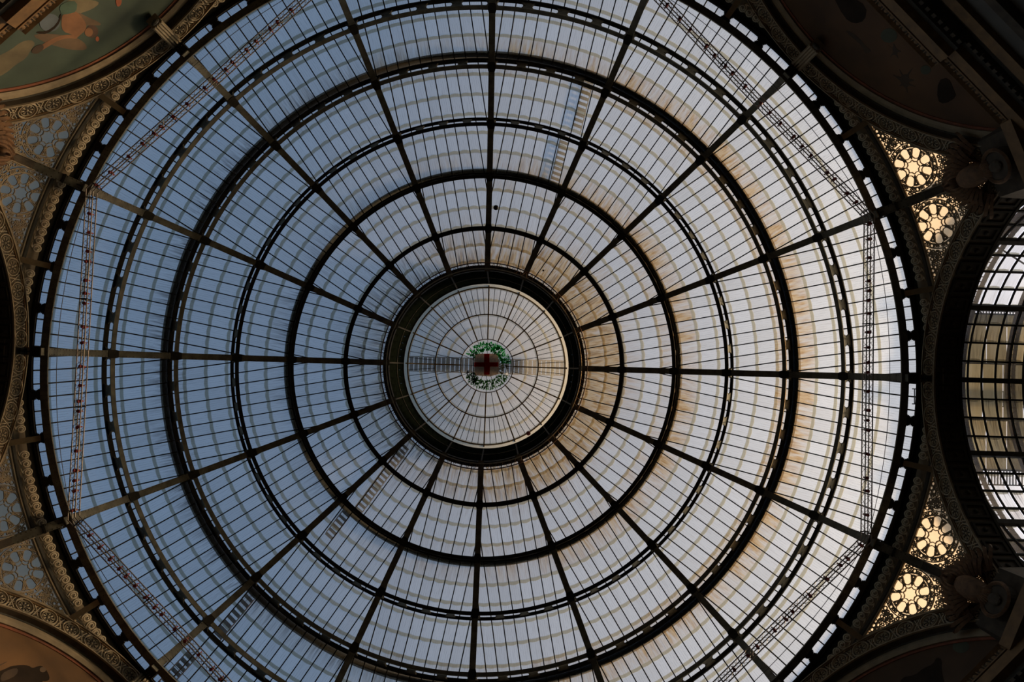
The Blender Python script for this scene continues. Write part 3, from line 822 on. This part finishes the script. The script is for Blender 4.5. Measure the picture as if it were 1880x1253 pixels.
for q, (xx, wd, lab) in enumerate(((21.35, .26, 'rusty arched beam nearest the archway, above the vault glass'), (22.1, .5, 'broad rusty arched walkway above the vault glass'), (24.6, .35, 'rusty arched beam above the vault glass, farthest from the archway'))):
    T = Thing('roof_arch', lab, 'roof beam', (xx, 0, ZW(VZ)), 0)
    def arcb(x0, x1, d0, d1): 
        m_ = MB(); R = VR + .55
        m_.loft([[(x, (R + d) * sin(b), ZW(VC + (R + d) * cos(b))) for x, d in ((x0, d0), (x1, d0), (x1, d1), (x0, d1))] for b in [BM * (i / 20 - 1) for i in range(41)]])
        return m_
    T.part('beam', arcb(xx, xx + wd * .35, 0, .2), rustbeam); T.part('beam', arcb(xx + wd * .75, xx + wd, 0, .15), rustbeam)
    m_ = MB(); R = VR + .55
    for i in range(90):
        b = BM * (i / 45 - 1); m_.beam((xx, R * sin(b), ZW(VC + R * cos(b))), (xx + wd, R * sin(b), ZW(VC + R * cos(b))), .04, .04)
    T.part('rungs', m_, rustbeam, kind='stuff')
glass_dim = glass_mat('dimming_olive_glass', (.42, .38, .27), .42, lines=False, grime=1.4, rust_on=False, lap=False, var=.38)
T = Thing('added_skylight', 'added skylight of dirty olive glass dimming the middle of the vault', 'skylight', (22.4, 0, ZW(32.6)), 0)  # added glass layer, dims and tints the sky behind the middle panes
for i in range(9):
    for j_ in range(3):
        m_ = MB(); x0, y0 = 22.4 + i * 1.0, (-3.2, -.8, 1.9)[j_]; m_.box(x0, x0 + .96, y0, y0 + 2.36 + (.24 if j_ == 1 else 0), ZW(32.9 - .25 * abs(j_ - 1)), ZW(32.91 - .25 * abs(j_ - 1)))
        m_.uv = [(v[0], .3 + .4 * (v[1] - y0) / 2.4) for v in m_.v]; T.part('pane', m_, glass_dim)
for y0 in (-3.25, -.85, 1.85, 4.25):
    m_ = MB(); m_.box(22.35, 31.4, y0, y0 + .06, ZW(32.5), ZW(32.95)); T.part('curb', m_, iron_dk)
for i, (p, q) in enumerate((((20.5, -7.5, 33.5), (26.5, -3.2, 35.5)), ((22.6, -8.0, 32.8), (27.5, -5.5, 33.5)), ((21.5, 5.2, 34.0), (27, 9.5, 33.0)))):
    T = Thing('stay_rod', ('thin stay rod slanting over the upper end of the vault', 'second thin stay rod over the upper end of the vault', 'thin stay rod over the lower end of the vault')[i], 'rod', (p[0], p[1], ZW(p[2])), 0)
    m_ = MB(); m_.tube((p[0], p[1], ZW(p[2])), (q[0], q[1], ZW(q[2])), .045); T.part('rod', m_, iron_dk)

# ---------------------------------------------------------------- dome: sixteen ribs
def mer(prof, th0, th1, n, y0=0.0):       # prof: (y, depth) loop swept along the meridian, in the rib's own plane
    m_ = MB(); rings = []
    for i in range(n + 1):
        th = th0 + (th1 - th0) * i / n; rings.append([(pt(th, d)[0], y, pt(th, d)[1]) for y, d in prof])
    m_.loft(rings); return m_
ORG = (A, 0, ZW(H0))
rib_parts = []
rib_parts.append(('inner_flange', mer([(-.16, -.02), (.16, -.02), (.16, .03), (-.16, .03)], -1.5, OC_TH, 48).mesh('inner_flange', iron, ORG)))
rib_parts.append(('web', mer([(-.015, .03), (.015, .03), (.015, GD - .05), (-.015, GD - .05)], -1.5, OC_TH, 48).mesh('web', iron_dk, ORG)))
rib_parts.append(('outer_flange', mer([(-.13, GD - .05), (.13, GD - .05), (.13, GD), (-.13, GD)], -1.5, OC_TH, 48).mesh('outer_flange', iron_dk, ORG)))
m_ = MB(); th = 0.5
while th < OC_TH - .5:
    for y in (-.115, .115):
        r0, z0 = pt(th, -.02); r1, z1 = pt(th, -.045); r2, z2 = pt(th + arc_deg(th, .022), -.02); r3, z3 = pt(th - arc_deg(th, .022), -.02)
        m_.add([(r2, y, z2), (r0, y + .022, z0), (r3, y, z3), (r0, y - .022, z0), (r1, y, z1)], [(0, 1, 4), (1, 2, 4), (2, 3, 4), (3, 0, 4)])
    th += arc_deg(th, .16)
riv_me = m_.mesh('rivets', iron_dk, ORG)
gus = []
for th in RING_TH[1:]:
    m_ = MB(); a_ = arc_deg(th, .24); b_ = arc_deg(th, .10)
    lp = [(th - a_, -.16), (th - b_, -.20), (th + b_, -.20), (th + a_, -.16), (th + a_, .16), (th + b_, .20), (th - b_, .20), (th - a_, .16)]
    m_.loft([[(pt(t_, d)[0], y, pt(t_, d)[1]) for t_, y in lp] for d in (-.045, -.02)]); gus.append(m_.mesh('gusset_plate', iron_dk, ORG))
for k in range(16):
    T = Thing('dome_rib', 'curved riveted iron rib of the dome running %s from the lantern' % DIRS[k], 'rib', ORG, k * PI / 8, 'sixteen iron ribs of the dome')
    for nm, me in rib_parts: T.rep(nm, me)
    T.rep('rivets', riv_me)['kind'] = 'stuff'
    for g in gus: T.rep('gusset_plate', g)

# ---------------------------------------------------------------- dome: ring beams with cast spacers
RLAB = ['broad riveted ring beam at the foot of the dome, outermost of all', 'double ring beam of the dome, second from the outside', 'thick black ring beam of the dome, third from the outside',
        'slender double ring beam of the dome, fourth from the outside', 'thick dark ring beam of the dome, second from the lantern', 'narrow single ring beam of the dome, nearest the lantern']
def ringprof(lst): return [pt(t_, d) for t_, d in lst]
OFF = [0, 0, .10, .14, .04, 0]
spw = [(0, .27), (.08, .27), (.16, .19), (.26, .235), (.34, .16), (.42, .20), (.50, .07)]
spw = spw + [(1 - v, w_) for v, w_ in spw[-2::-1]]
for k, th in enumerate(RING_TH):
    r0, z0 = pt(th)
    T = Thing('ring_beam', RLAB[k], 'ring beam', (0, 0, z0), 0, 'ring beams of the dome')
    h = arc_deg(th, .10)
    if k == 0:
        T.part('inner_chord', revolve([(18.19, ZW(29.12)), (18.51, ZW(29.12)), (18.51, ZW(29.19)), (18.19, ZW(29.19))]), iron)
        T.part('inner_web', revolve([(18.34, ZW(29.17)), (18.37, ZW(29.17)), (18.37, ZW(29.26)), (18.34, ZW(29.26))]), iron_dk)
        T.part('outer_chord', revolve([(18.87, ZW(29.14)), (18.97, ZW(29.14)), (18.97, ZW(29.20)), (18.87, ZW(29.20))]), iron_dk)
        m_ = MB()
        for row in (18.24, 18.35, 18.46):
            for i in range(560):
                a = 2 * PI * i / 560; c = Vector((row * cos(a), row * sin(a), ZW(29.12))); q = .022
                m_.add([c + Vector((q, 0, 0)), c + Vector((0, q, 0)), c + Vector((-q, 0, 0)), c + Vector((0, -q, 0)), c + Vector((0, 0, -.025))], [(0, 1, 4), (1, 2, 4), (2, 3, 4), (3, 0, 4)])
        T.part('rivets', m_, iron_dk, kind='stuff')
    else:
        hi_ = [None, .10, .10, .095, .10, .12][k]; ho = [None, .095, .10, .08, .10, .10][k]
        q = arc_deg(th, hi_); T.part('inner_chord', revolve(ringprof([(th - q, -.01), (th + q, -.01), (th + q, .06), (th - q, .06)])), iron if k < 3 else iron_dk)
        q = arc_deg(th, ho); sh = arc_deg(th, OFF[k]); T.part('outer_chord', revolve(ringprof([(th - sh - q, GD - .13), (th - sh + q, GD - .13), (th - sh + q, GD - .05), (th - sh - q, GD - .05)])), iron_dk)
        if k in (2, 4):
            a_, b_ = (arc_deg(th, .46), arc_deg(th, .14)) if k == 2 else (arc_deg(th, .34), arc_deg(th, .04))
            T.part('outside_gutter', revolve(ringprof([(th - a_, GD + .10), (th - b_, GD + .10), (th - b_, GD + .16), (th - a_, GD + .22)])), black)
    # spacers: 64 round the ring, hourglass castings with notched sides
    m_ = MB(); lo = []
    dscale = .5 if k else .5
    for v, w_ in spw:
        d = .05 + v * (GD - .12) if k else None
        lo.append((v, w_))
    rings = []
    for tq in (-.03, .03):
        loop = []
        for sgn in (1, -1):
            seq = lo if sgn == 1 else lo[::-1]
            for v, w_ in seq:
                if k: r, z = pt(th + arc_deg(th, tq) - arc_deg(th, OFF[k]) * v, .05 + v * (GD - .17))
                else: r, z = 18.50 + v * .42, ZW(29.18 + tq)
                loop.append((r, sgn * w_ * (r / 18.0) ** .5 * (1.0 if k == 0 else 1.25 if k < 4 else .8), z))
        rings.append(loop)
    m_.loft(rings, cap=False)
    # caps as strips
    n = len(lo); base = len(m_.v) - 4 * n
    for lay in (0, 1):
        for i in range(n - 1):
            a = base + lay * 2 * n + i; b = a + 1; c = base + lay * 2 * n + 2 * n - 1 - i; d_ = c - 1
            m_.f.append((a, b, d_, c))
    if k != 5:
        sp_me = m_.mesh('spacer', spacer_m if k in (1, 2, 3) else iron_dk, (0, 0, z0))
        for i in range(64):
            o = T.rep('spacer', sp_me); o.rotation_euler.z = 2 * PI * i / 64

# ---------------------------------------------------------------- dome: sixteen glass wedges of overlapping panes
BW = .585
def halfw(th): return pt(th, GD)[0] * sin(HALF) - .02
def bary(i, th): return i * BW * (1 + .03 * th / 70.0)
def onsurf(y, th, d): 
    r, z = pt(th, d); return (math.sqrt(max(.01, r * r - y * y)), y, z)
SORG = (18.3, 0, ZW(H0))
panes = []
for j in range(len(LAPS) - 1):
    t0, t1 = LAPS[j], LAPS[j + 1]       # t1 inner/upper edge, t0 outer/lower edge
    tl = t0 - arc_deg(t0, .13)
    for i in range(-7, 7):
        rows = []; uv = []; wmax = 0
        for a_ in range(5):
            u = a_ / 4; th = t1 + (tl - t1) * u; hw = halfw(th)
            ya = max(-hw, min(hw, bary(i, th) + .015)); yb = max(-hw, min(hw, bary(i + 1, th) - .015)); wmax = max(wmax, yb - ya)
            row = []
            for q in range(5):
                y = ya + (yb - ya) * q / 4
                bw_ = .010 + .065 * max(0, (t0 - 12) / 55); bulge = arc_deg(th, bw_) * sin(PI * q / 4) if a_ == 4 else (arc_deg(th, bw_ * .5) * sin(PI * q / 4) if a_ == 0 else 0)
                row.append(onsurf(y, th - bulge, GD + .02 + .035 * u)); uv.append((y, u))
            rows.append(row)
        if wmax < .06: continue
        m_ = MB(); m_.sheet(rows); m_.uv = uv
        panes.append((j, i, m_.mesh('pane', glass, SORG)))
bars = []
for i in range(-6, 7):
    th_end = OC_TH
    t_ = LAPS[0]
    while t_ < OC_TH and abs(bary(i, t_)) < halfw(t_) + .02: t_ += .25
    if t_ - LAPS[0] < 2: continue
    n = max(6, int((t_ - LAPS[0]) / 2.2)); rings = []
    for a_ in range(n + 1):
        th = LAPS[0] + (t_ - LAPS[0]) * a_ / n; y = bary(i, th)
        rings.append([onsurf(y - .027, th, GD - .06), onsurf(y + .027, th, GD - .06), onsurf(y + .027, th, GD + .02), onsurf(y - .027, th, GD + .02)])
    m_ = MB(); m_.loft(rings); bars.append(m_.mesh('glazing_bar', bar_m, SORG))
lip = MB()
for i in range(-7, 7):
    ya, yb = max(-3.55, i * BW + .03), min(3.55, (i + 1) * BW - .03)
    if yb > ya + .1: lip.beam(onsurf(ya, 6.6, GD - .05), onsurf(yb, 6.6, GD - .05), .03, .03)
lip_me = lip.mesh('pane_lip', steel, SORG)
ORDN = ['first', 'second', 'third', 'fourth']; CARD = ['running straight right', 'running straight down', 'running straight left', 'running straight up']
rng = random.Random(11)
ROW_RUST = {5: 1.2, 6: .5, 11: .9, 12: .4, 14: .35, 15: .75, 16: 1.0, 17: 1.0}
for k in range(16):
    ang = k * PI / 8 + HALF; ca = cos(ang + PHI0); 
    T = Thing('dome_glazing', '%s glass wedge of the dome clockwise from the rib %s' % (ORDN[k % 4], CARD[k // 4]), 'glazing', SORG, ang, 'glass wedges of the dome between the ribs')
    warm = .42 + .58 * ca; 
    for me in bars: T.rep('glazing_bar', me)
    for j, i, me in panes:
        o = T.rep('pane', me); rr = ROW_RUST.get(j, 0.06)
        v = rng.random()
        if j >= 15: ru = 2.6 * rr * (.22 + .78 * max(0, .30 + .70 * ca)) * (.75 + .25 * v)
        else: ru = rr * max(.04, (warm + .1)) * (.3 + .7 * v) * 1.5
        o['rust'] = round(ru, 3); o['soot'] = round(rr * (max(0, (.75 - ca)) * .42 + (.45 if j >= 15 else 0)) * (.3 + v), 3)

# ---------------------------------------------------------------- oculus ring, gallery and lantern
RO, ZO = pt(OC_TH)
T = Thing('oculus_ring', 'trussed iron compression ring with pale rails round the oculus', 'ring beam', (0, 0, ZO), 0)
def tor(R, z, t, n=96):
    m_ = MB(); m_.loft([[((R + t * cos(b)) * cos(2 * PI * i / n), (R + t * cos(b)) * sin(2 * PI * i / n), z + t * sin(b)) for b in (0, 1.257, 2.513, 3.77, 5.027)] for i in range(n)], closed=True); return m_
zo = ZO - CZ
T.part('inner_rail', tor(5.46, ZW(zo - .45), .035), rail_m)
T.part('outer_rail', tor(5.80, ZW(zo - .40), .035), rustbeam)
T.part('lower_rail', tor(5.62, ZW(zo + .25), .03), rail_m)
m_ = MB(); n = 192
for i in range(n):
    a, b = 2 * PI * i / n, 2 * PI * (i + 1) / n
    R_, S_ = (5.46, 5.80) if i % 2 else (5.80, 5.46)
    m_.tube((R_ * cos(a), R_ * sin(a), ZW(zo - .42)), (S_ * cos(b), S_ * sin(b), ZW(zo - .42)), .014, 3)
T.part('lacing', m_, rustbeam, kind='stuff')
T.part('curb', revolve([(5.42, ZO - .02), (5.72, ZO - .05), (5.80, ZO + .55), (5.46, ZO + .6)], 128), iron_dk)
ZL = 44.0; RL = 5.27
T = Thing('lantern_drum', 'dark green panelled drum between oculus and lantern glass', 'lantern', (0, 0, ZW(zo + .6)), 0)
m_ = MB(); seg = 2 * PI / 80; zb, zt = zo + .5, ZL - .25; rb, rt = 5.50, 5.33
m_.loft([[(R_ * cos(q), R_ * sin(q), ZW(z)) for R_, z in ((rb, zb), (rt, zt), (rt + .06, zt), (rb + .06, zb))] for q in (-seg * .495, 0, seg * .495)])
pn = m_.mesh('panel', green_m, T.org)
for i in range(80): T.rep('panel', pn).rotation_euler.z = seg * (i + .5)
m_ = MB(); m_.loft([[(5.56, y, ZW(z)) for y in (-.03, .03)] + [(5.60, y, ZW(z)) for y in (.03, -.03)] for z in (zb, zt)])
m_ = MB(); m_.loft([[(5.44, -.04, ZW(zb)), (5.44, .04, ZW(zb)), (5.54, .04, ZW(zb)), (5.54, -.04, ZW(zb))], [(5.28, -.04, ZW(zt)), (5.28, .04, ZW(zt)), (5.40, .04, ZW(zt)), (5.40, -.04, ZW(zt))]]); ps = m_.mesh('post', iron_dk, T.org)
for i in range(16): T.rep('post', ps).rotation_euler.z = PI / 8 * i
T.part('drum_skin', revolve([(5.60, ZW(zb)), (5.60, ZW(zt)), (5.64, ZW(zt)), (5.64, ZW(zb))], 96), black)
T.part('light_rail', tor(5.38, ZW(41.6), .022), rail_m); T.part('light_rail', tor(5.38, ZW(43.0), .022), rail_m)
T.part('top_ring', revolve([(5.26, ZW(43.72)), (5.50, ZW(43.72)), (5.50, ZW(43.8)), (5.29, ZW(43.8))], 96), iron_dk)
T.part('clerestory_glass', revolve([(5.10, ZW(43.98)), (5.30, ZW(43.84)), (5.30, ZW(43.86)), (5.10, ZW(44.0))], 80), glass_lan)
T.part('top_ring', tor(5.28, ZW(43.70), .025), rail_m)
def lz(r): return ZL + 1.5 * (1 - (r / RL) ** 2)
T = Thing('lantern_roof', 'shallow glazed lantern cap with brown ribs over the oculus', 'lantern', (0, 0, ZW(ZL)), 0)
def radial(r0, r1, w_, h, n=8):
    m_ = MB(); m_.loft([[(r, -w_ / 2, ZW(lz(r)) - h), (r, w_ / 2, ZW(lz(r)) - h), (r, w_ / 2, ZW(lz(r))), (r, -w_ / 2, ZW(lz(r)))] for r in [r0 + (r1 - r0) * i / n for i in range(n + 1)]]); return m_
R1_, R2_, R3_ = 5.10, 3.38, 1.76
me = radial(R3_, R1_ + .1, .085, .12).mesh('rib', brown_l, T.org)
for i in range(16): T.rep('rib', me).rotation_euler.z = PI / 8 * i
me = radial(R2_, R1_, .035, .05).mesh('glazing_bar', bar_m, T.org)
for i in range(80):
    if i % 5: T.rep('glazing_bar', me).rotation_euler.z = 2 * PI * i / 80
me = radial(R3_, R2_, .035, .05).mesh('glazing_bar', bar_m, T.org)
for i in range(16): T.rep('glazing_bar', me).rotation_euler.z = 2 * PI * (i + .5) / 16
me = radial(.05, R3_, .03, .05).mesh('glazing_bar', bar_m, T.org)
for i in range(16): T.rep('glazing_bar', me).rotation_euler.z = 2 * PI * i / 16
for nm, r, w_ in (('rim_ring', R1_ - .03, .09), ('purlin_ring', R2_, .075), ('emblem_ring', R3_, .055)):
    T.part(nm, revolve([(r - w_ / 2, ZW(lz(r)) - .13), (r + w_ / 2, ZW(lz(r)) - .13), (r + w_ / 2, ZW(lz(r))), (r - w_ / 2, ZW(lz(r)))], 96), brown_l)
def lpanes(r0, r1, cnt, rows):
    for q in range(rows):
        ra, rb_ = r0 + (r1 - r0) * q / rows, r0 + (r1 - r0) * (q + 1) / rows
        ext = .12 if q < rows - 1 else 0
        m_ = MB(); m_.sheet([[((r + (.06 * sin(PI * s_ / 4) if u == 1 else 0)) * cos(a), r * sin(a), ZW(lz(r)) + .02 + .03 * u + .02 * (rows - q)) for s_ in range(5) for a in [(-.5 + s_ / 4) * 2 * PI / cnt * .94]]
                             for u in (0, .5, .999999, 1) for r in [ra + (rb_ + ext - ra) * u]])
        m_.uv = [(y, {0: 0, 1: .5, 2: 1 - ext * .0, 3: 1}[int(i / 5)]) for i, (x, y, z) in enumerate(m_.v)]
        pm_ = m_.mesh('pane', glass_lan, T.org)
        for i in range(cnt):
            o = T.rep('pane', pm_); a = 2 * PI * (i + .5) / cnt; o.rotation_euler.z = a
            o['rust'] = round(.30 * random.random() * max(.1, .5 + .5 * cos(a)), 3); o['soot'] = round(.35 * random.random(), 3)
lpanes(R3_, R2_, 32, 2); lpanes(R2_, R1_, 80, 2)
m_ = MB(); m_.add([(R3_ * cos(2 * PI * i / 32), R3_ * sin(2 * PI * i / 32), ZW(lz(1.2)) + .04) for i in range(32)], [tuple(range(32))])
m_.uv = [(v[0] * 0, .4) for v in m_.v]; T.part('centre_pane', m_, glass_lan)

# painted emblem under the centre of the lantern
zE = ZW(lz(0) - .22)
def tglass(nm, col, tr=.15):
    m = bpy.data.materials.new(nm); m.use_nodes = True; n = m.node_tree.nodes; l = m.node_tree.links
    for x in list(n):
        if x.type != 'OUTPUT_MATERIAL': n.remove(x)
    o_ = n[0]; tl = n.new('ShaderNodeBsdfTranslucent'); tl.inputs[0].default_value = col + (1,)
    tr_ = n.new('ShaderNodeBsdfTransparent'); tr_.inputs[0].default_value = col + (1,)
    tx = n.new('ShaderNodeTexNoise'); tx.inputs['Scale'].default_value = 14
    mx = n.new('ShaderNodeMixShader'); mp = n.new('ShaderNodeMapRange'); l.new(tx.outputs['Fac'], mp.inputs[0]); mp.inputs[1].default_value = .3; mp.inputs[2].default_value = .7
    mp.inputs[3].default_value = tr * .6; mp.inputs[4].default_value = min(1, tr * 1.5); l.new(mp.outputs[0], mx.inputs[0])
    l.new(tl.outputs[0], mx.inputs[1]); l.new(tr_.outputs[0], mx.inputs[2]); l.new(mx.outputs[0], o_.inputs[0]); return m
T = Thing('city_emblem', 'painted glass shield with red cross inside a green wreath at the lantern centre', 'emblem', (0, 0, zE), -PHI0)
def plate(m_, pts, th=.02, z=0):
    n = len(pts); m_.add([(x, y, zE + z) for x, y in pts] + [(x, y, zE + z + th) for x, y in pts],
                         [tuple(range(n))[::-1], tuple(range(n, 2 * n))] + [(i, (i + 1) % n, n + (i + 1) % n, n + i) for i in range(n)])
PX = 45.2 / F          # metres per photo pixel at this height
def ep(x, y): return ((x - 894.3) * PX, (y - 670.5) * PX)
q = MB(); plate(q, [ep(*p) for p in ((872, 648), (914, 648), (917, 668), (915, 686), (900, 690), (872, 688))]); T.part('shield', q, tglass('shield_glass', (.36, .31, .27), .3))
q = MB(); plate(q, [ep(*p) for p in ((889, 648), (899, 648), (899, 664), (915, 664), (915, 672), (900, 672), (899, 687), (889, 687), (889, 672), (871, 672), (871, 664), (889, 664))], .02, -.03)
T.part('red_cross', q, tglass('red_cross_glass', (.62, .06, .04), .25))
q = MB()
for i in range(9): plate(q, [ep(868.6 + (i % 2) * .6, 646 + i * 5), ep(870.4, 646 + i * 5), ep(870.4, 651 + i * 5), ep(868.6, 651 + i * 5)], .02, -.02)
T.part('side_staff', q, rail_m)
rg = random.Random(2)
def leaf(m_, x, y, a, L, z):
    c, s_ = cos(a), sin(a); P = lambda u, v: ep(x + c * u - s_ * v, y + s_ * u + c * v)
    plate(m_, [P(-L, 0), P(0, -L * .38), P(L, 0), P(0, L * .38)], .008, z)
for nm, col, a0, a1, n, rad_, tr in (('upper_wreath', (.09, .46, .19), -2.6, -.1, 420, 36, .30), ('lower_wreath', (.16, .30, .14), .5, 2.7, 300, 36, .5), ('side_wreath', (.22, .20, .07), -.15, .5, 34, 33, .5),
                            ('grey_wreath', (.045, .05, .045), 2.2, 2.9, 40, 35, .5)):
    q = MB()
    for i in range(n):
        a = a0 + (a1 - a0) * rg.random(); r = rad_ + rg.uniform(-9, 8)
        leaf(q, 894.3 + r * cos(a), 670.5 + r * sin(a), a + rg.uniform(-.9, .9), rg.uniform(1.6, 3.4), -.02 - .04 * rg.random())
    T.part(nm, q, tglass(nm + '_glass', col, tr), kind='stuff')
q = MB(); plate(q, [ep(*p) for p in ((930, 676), (933, 684), (935, 690), (927, 688), (924, 685), (929, 683))], .02, -.03); T.part('white_ribbon', q, tglass('ribbon_glass', (.75, .76, .76), .3))

# gantry on top of the lantern, seen as a brown band through its glass
T = Thing('roof_gantry', 'brown lattice gantry crossing above the lantern glass', 'gantry', (0, 0, ZW(46.4)), 0)
q = MB()
for y in (-.52, .46): q.box(-5.35, 5.35, y, y + .07, ZW(46.3), ZW(46.5))
T.part('stringer', q, rustbeam)
pl = MB(); pl.box(-.12, .12, -.5, .5, 0, .04); pl_me = pl.mesh('plank', rustbeam)
for i in range(34):
    o = T.rep('plank', pl_me); o.location = (-5.15 + i * .31, 0, .1)

# ---------------------------------------------------------------- outside ladders on the glass
def ladder(k, y0, w_, th0, th1, lab):
    ang = k * PI / 8 + HALF; c = onsurf(y0, th0, GD + .4)
    T = Thing('roof_ladder', lab, 'ladder', c, ang, 'maintenance ladders lying on the dome')
    for y in (y0 - w_ / 2, y0 + w_ / 2):
        m_ = MB(); n = 10; m_.loft([[onsurf(y - .025, th, GD + .3), onsurf(y + .025, th, GD + .3), onsurf(y + .025, th, GD + .38), onsurf(y - .025, th, GD + .38)] for th in [th0 + (th1 - th0) * i / n for i in range(n + 1)]])
        T.part('stile', m_, rustbeam)
    th = th0
    while th < th1:
        m_ = MB(); a_ = arc_deg(th, .075)
        m_.loft([[onsurf(y, th - a_, GD + .32), onsurf(y, th + a_, GD + .32), onsurf(y, th + a_, GD + .36), onsurf(y, th - a_, GD + .36)] for y in (y0 - w_ / 2, y0 + w_ / 2)]); T.part('rung', m_, iron_dk)
        th += arc_deg(th, .27)
ladder(12, 2.05, .5, 33.5, 43.5, 'rung ladder outside the glass in the upper part, between the two thick rings')
ladder(12, 1.55, .5, 45.5, 54, 'fainter rung ladder outside the glass near the second thick ring, upper part')
ladder(5, 1.02, .5, 56, 70, 'rung ladder outside the glass just below left of the lantern')
ladder(5, 1.45, .5, 49, 54.5, 'short rung ladder below left of the lantern, outside the narrow bay')
ladder(5, 2.75, .5, 20, 31, 'rung ladder outside the glass in the lower left beyond the thick ring')
ladder(5, 3.05, .5, 5, 15, 'rung ladder outside the glass in the lower left by the base ring')

# ---------------------------------------------------------------- octagon of lighting trusses with red lamps
RT, ZT = 17.97, 28.9
TD = ['right', 'lower right', 'lower', 'lower left', 'left', 'upper left', 'upper', 'upper right']
lampb = MB(); lampb.loft([[(r * cos(2 * PI * i / 8), r * sin(2 * PI * i / 8), z) for i in range(8)] for r, z in ((.035, .13), (.062, .10), (.068, 0), (.072, -.09), (.06, -.09), (.05, -.04))])
lamp_can = lampb.mesh('lamp_can', red_m)
yk = MB()
for sx in (-1, 1): yk.box(sx * .082 - .008, sx * .082 + .008, -.022, .022, -.02, .16)
yk.box(-.09, .09, -.022, .022, .15, .17)
yoke = yk.mesh('yoke', red_m)
lm = MB(); lm.loft([[(r * cos(2 * PI * i / 8), r * sin(2 * PI * i / 8), z) for i in range(8)] for r, z in ((.056, -.085), (.04, -.075))]); lens = lm.mesh('lens', lens_m)
NTH = 'first second third fourth fifth sixth seventh eighth ninth tenth eleventh twelfth thirteenth fourteenth fifteenth sixteenth seventeenth eighteenth nineteenth twentieth'.split() + ['twenty-%s' % q for q in 'first second third fourth fifth sixth seventh eighth'.split()]
rng = random.Random(21)
for k in range(8):
    ap = RT * cos(PI / 8); hl = RT * sin(PI / 8)
    T = Thing('lighting_truss', 'slim square lighting truss on the %s side of the octagon, dotted with red lamps' % TD[k], 'truss', (ap, 0, ZW(ZT)), k * PI / 4, 'lighting trusses under the dome')
    S_ = .145; ch = []
    for sx in (-1, 1):
        for sz in (-1, 1):
            x = ap + sx * S_; l_ = x * math.tan(PI / 8); m_ = MB(); m_.tube((x, -l_, ZW(ZT) + sz * S_), (x, l_, ZW(ZT) + sz * S_), .025, 6); T.part('chord', m_, steel)
    m_ = MB(); n = 52; stp = 2 * hl * .97 / n
    for i in range(n):
        ya, yb = -hl * .97 + i * stp, -hl * .97 + (i + 1) * stp; f_ = 1 if i % 2 else -1
        for sz in (-1, 1): m_.tube((ap - S_ * f_, ya, ZW(ZT) + sz * S_), (ap + S_ * f_, yb, ZW(ZT) + sz * S_), .010, 3)
        for sx in (-1, 1): m_.tube((ap + sx * S_, ya, ZW(ZT) - S_ * f_), (ap + sx * S_, yb, ZW(ZT) + S_ * f_), .010, 3)
    T.part('lacing', m_, steel, kind='stuff')
    m_ = MB()
    for y in (-hl * .955, -hl * .33, hl * .33, hl * .955):
        for sz in (-1, 1): m_.box(ap - S_ - .03, ap + S_ + .03, y - .02, y + .02, ZW(ZT) + sz * S_ - .02, ZW(ZT) + sz * S_ + .02)
    T.part('cross_plates', m_, iron_dk, kind='stuff')
    if k in (2, 6): continue
    y = -hl * .95; ln = 0
    while y < hl * .96:
        L = Thing('stage_lamp', '%s red lamp clockwise along the %s lighting truss' % (NTH[ln], TD[k]), 'lamp', (ap - .05, y, ZW(ZT) - .12), k * PI / 4, 'red lamps of the %s truss' % TD[k])
        aim = Vector((rng.uniform(-.25, .25), rng.uniform(-.6, .6), 0))
        for nm, me in (('lamp_can', lamp_can), ('yoke', yoke), ('lens', lens)):
            o = L.rep(nm, me)
            if nm != 'yoke': o.rotation_euler = aim
        ln += 1
        y += rng.choice((.42, .55, .65, .8, 1.0))
# sagging cable from corner to corner
for k in range(8):
    if k in (2, 6): continue
    T = Thing('hanging_cable', 'thin dark cable sagging between truss corners on the %s side' % TD[k], 'cable', (RT, 0, ZW(29)), k * PI / 4, 'cables hung between the truss corners')
    m_ = MB(); n = 20; ap = (RT + .15) * cos(PI / 8); hl = (RT + .15) * sin(PI / 8); prev = None
    for i in range(n + 1):
        u = -1 + 2 * i / n; p = (ap, hl * u, ZW(29.1 - 1.62 * (1 - u * u)))
        if prev: m_.tube(prev, p, .012, 4)
        prev = p
    T.part('wire', m_, rope_m)

# ---------------------------------------------------------------- stray balloons caught under the glass
def balloon(px, py, z, r, m, lab):
    d_ = ray(px, py); t = z / d_.z; p = Vector((CX, CY, CZ)) + d_ * t
    o = bpy.data.objects.new('balloon', None); C.objects.link(o); o.location = p; o['label'] = lab; o['category'] = 'balloon'
    m_ = MB(); m_.lump((0, 0, 0), r, r, r * 1.15, 12, 8); q = link('skin', m_.mesh('skin', m, smooth=True), o)
    m_ = MB(); m_.tube((0, 0, -r * 1.1), (.10, .08, -r * 1.1 - .7), .008, 3); m_.lump((0, 0, -r * 1.15), .03, .03, .04, 6, 3); link('string', m_.mesh('string', m), o)
balloon(910.5, 381.5, 38.0, .15, balloon_m, 'small dark balloon caught under the glass above the lantern')
balloon(997.5, 497, 38.9, .06, balloon_m, 'tiny dark balloon caught by the rusty glass upper right of the oculus')
balloon(970, 796, 38.3, .13, redball_m, 'red balloon caught at the lower right rim of the oculus')
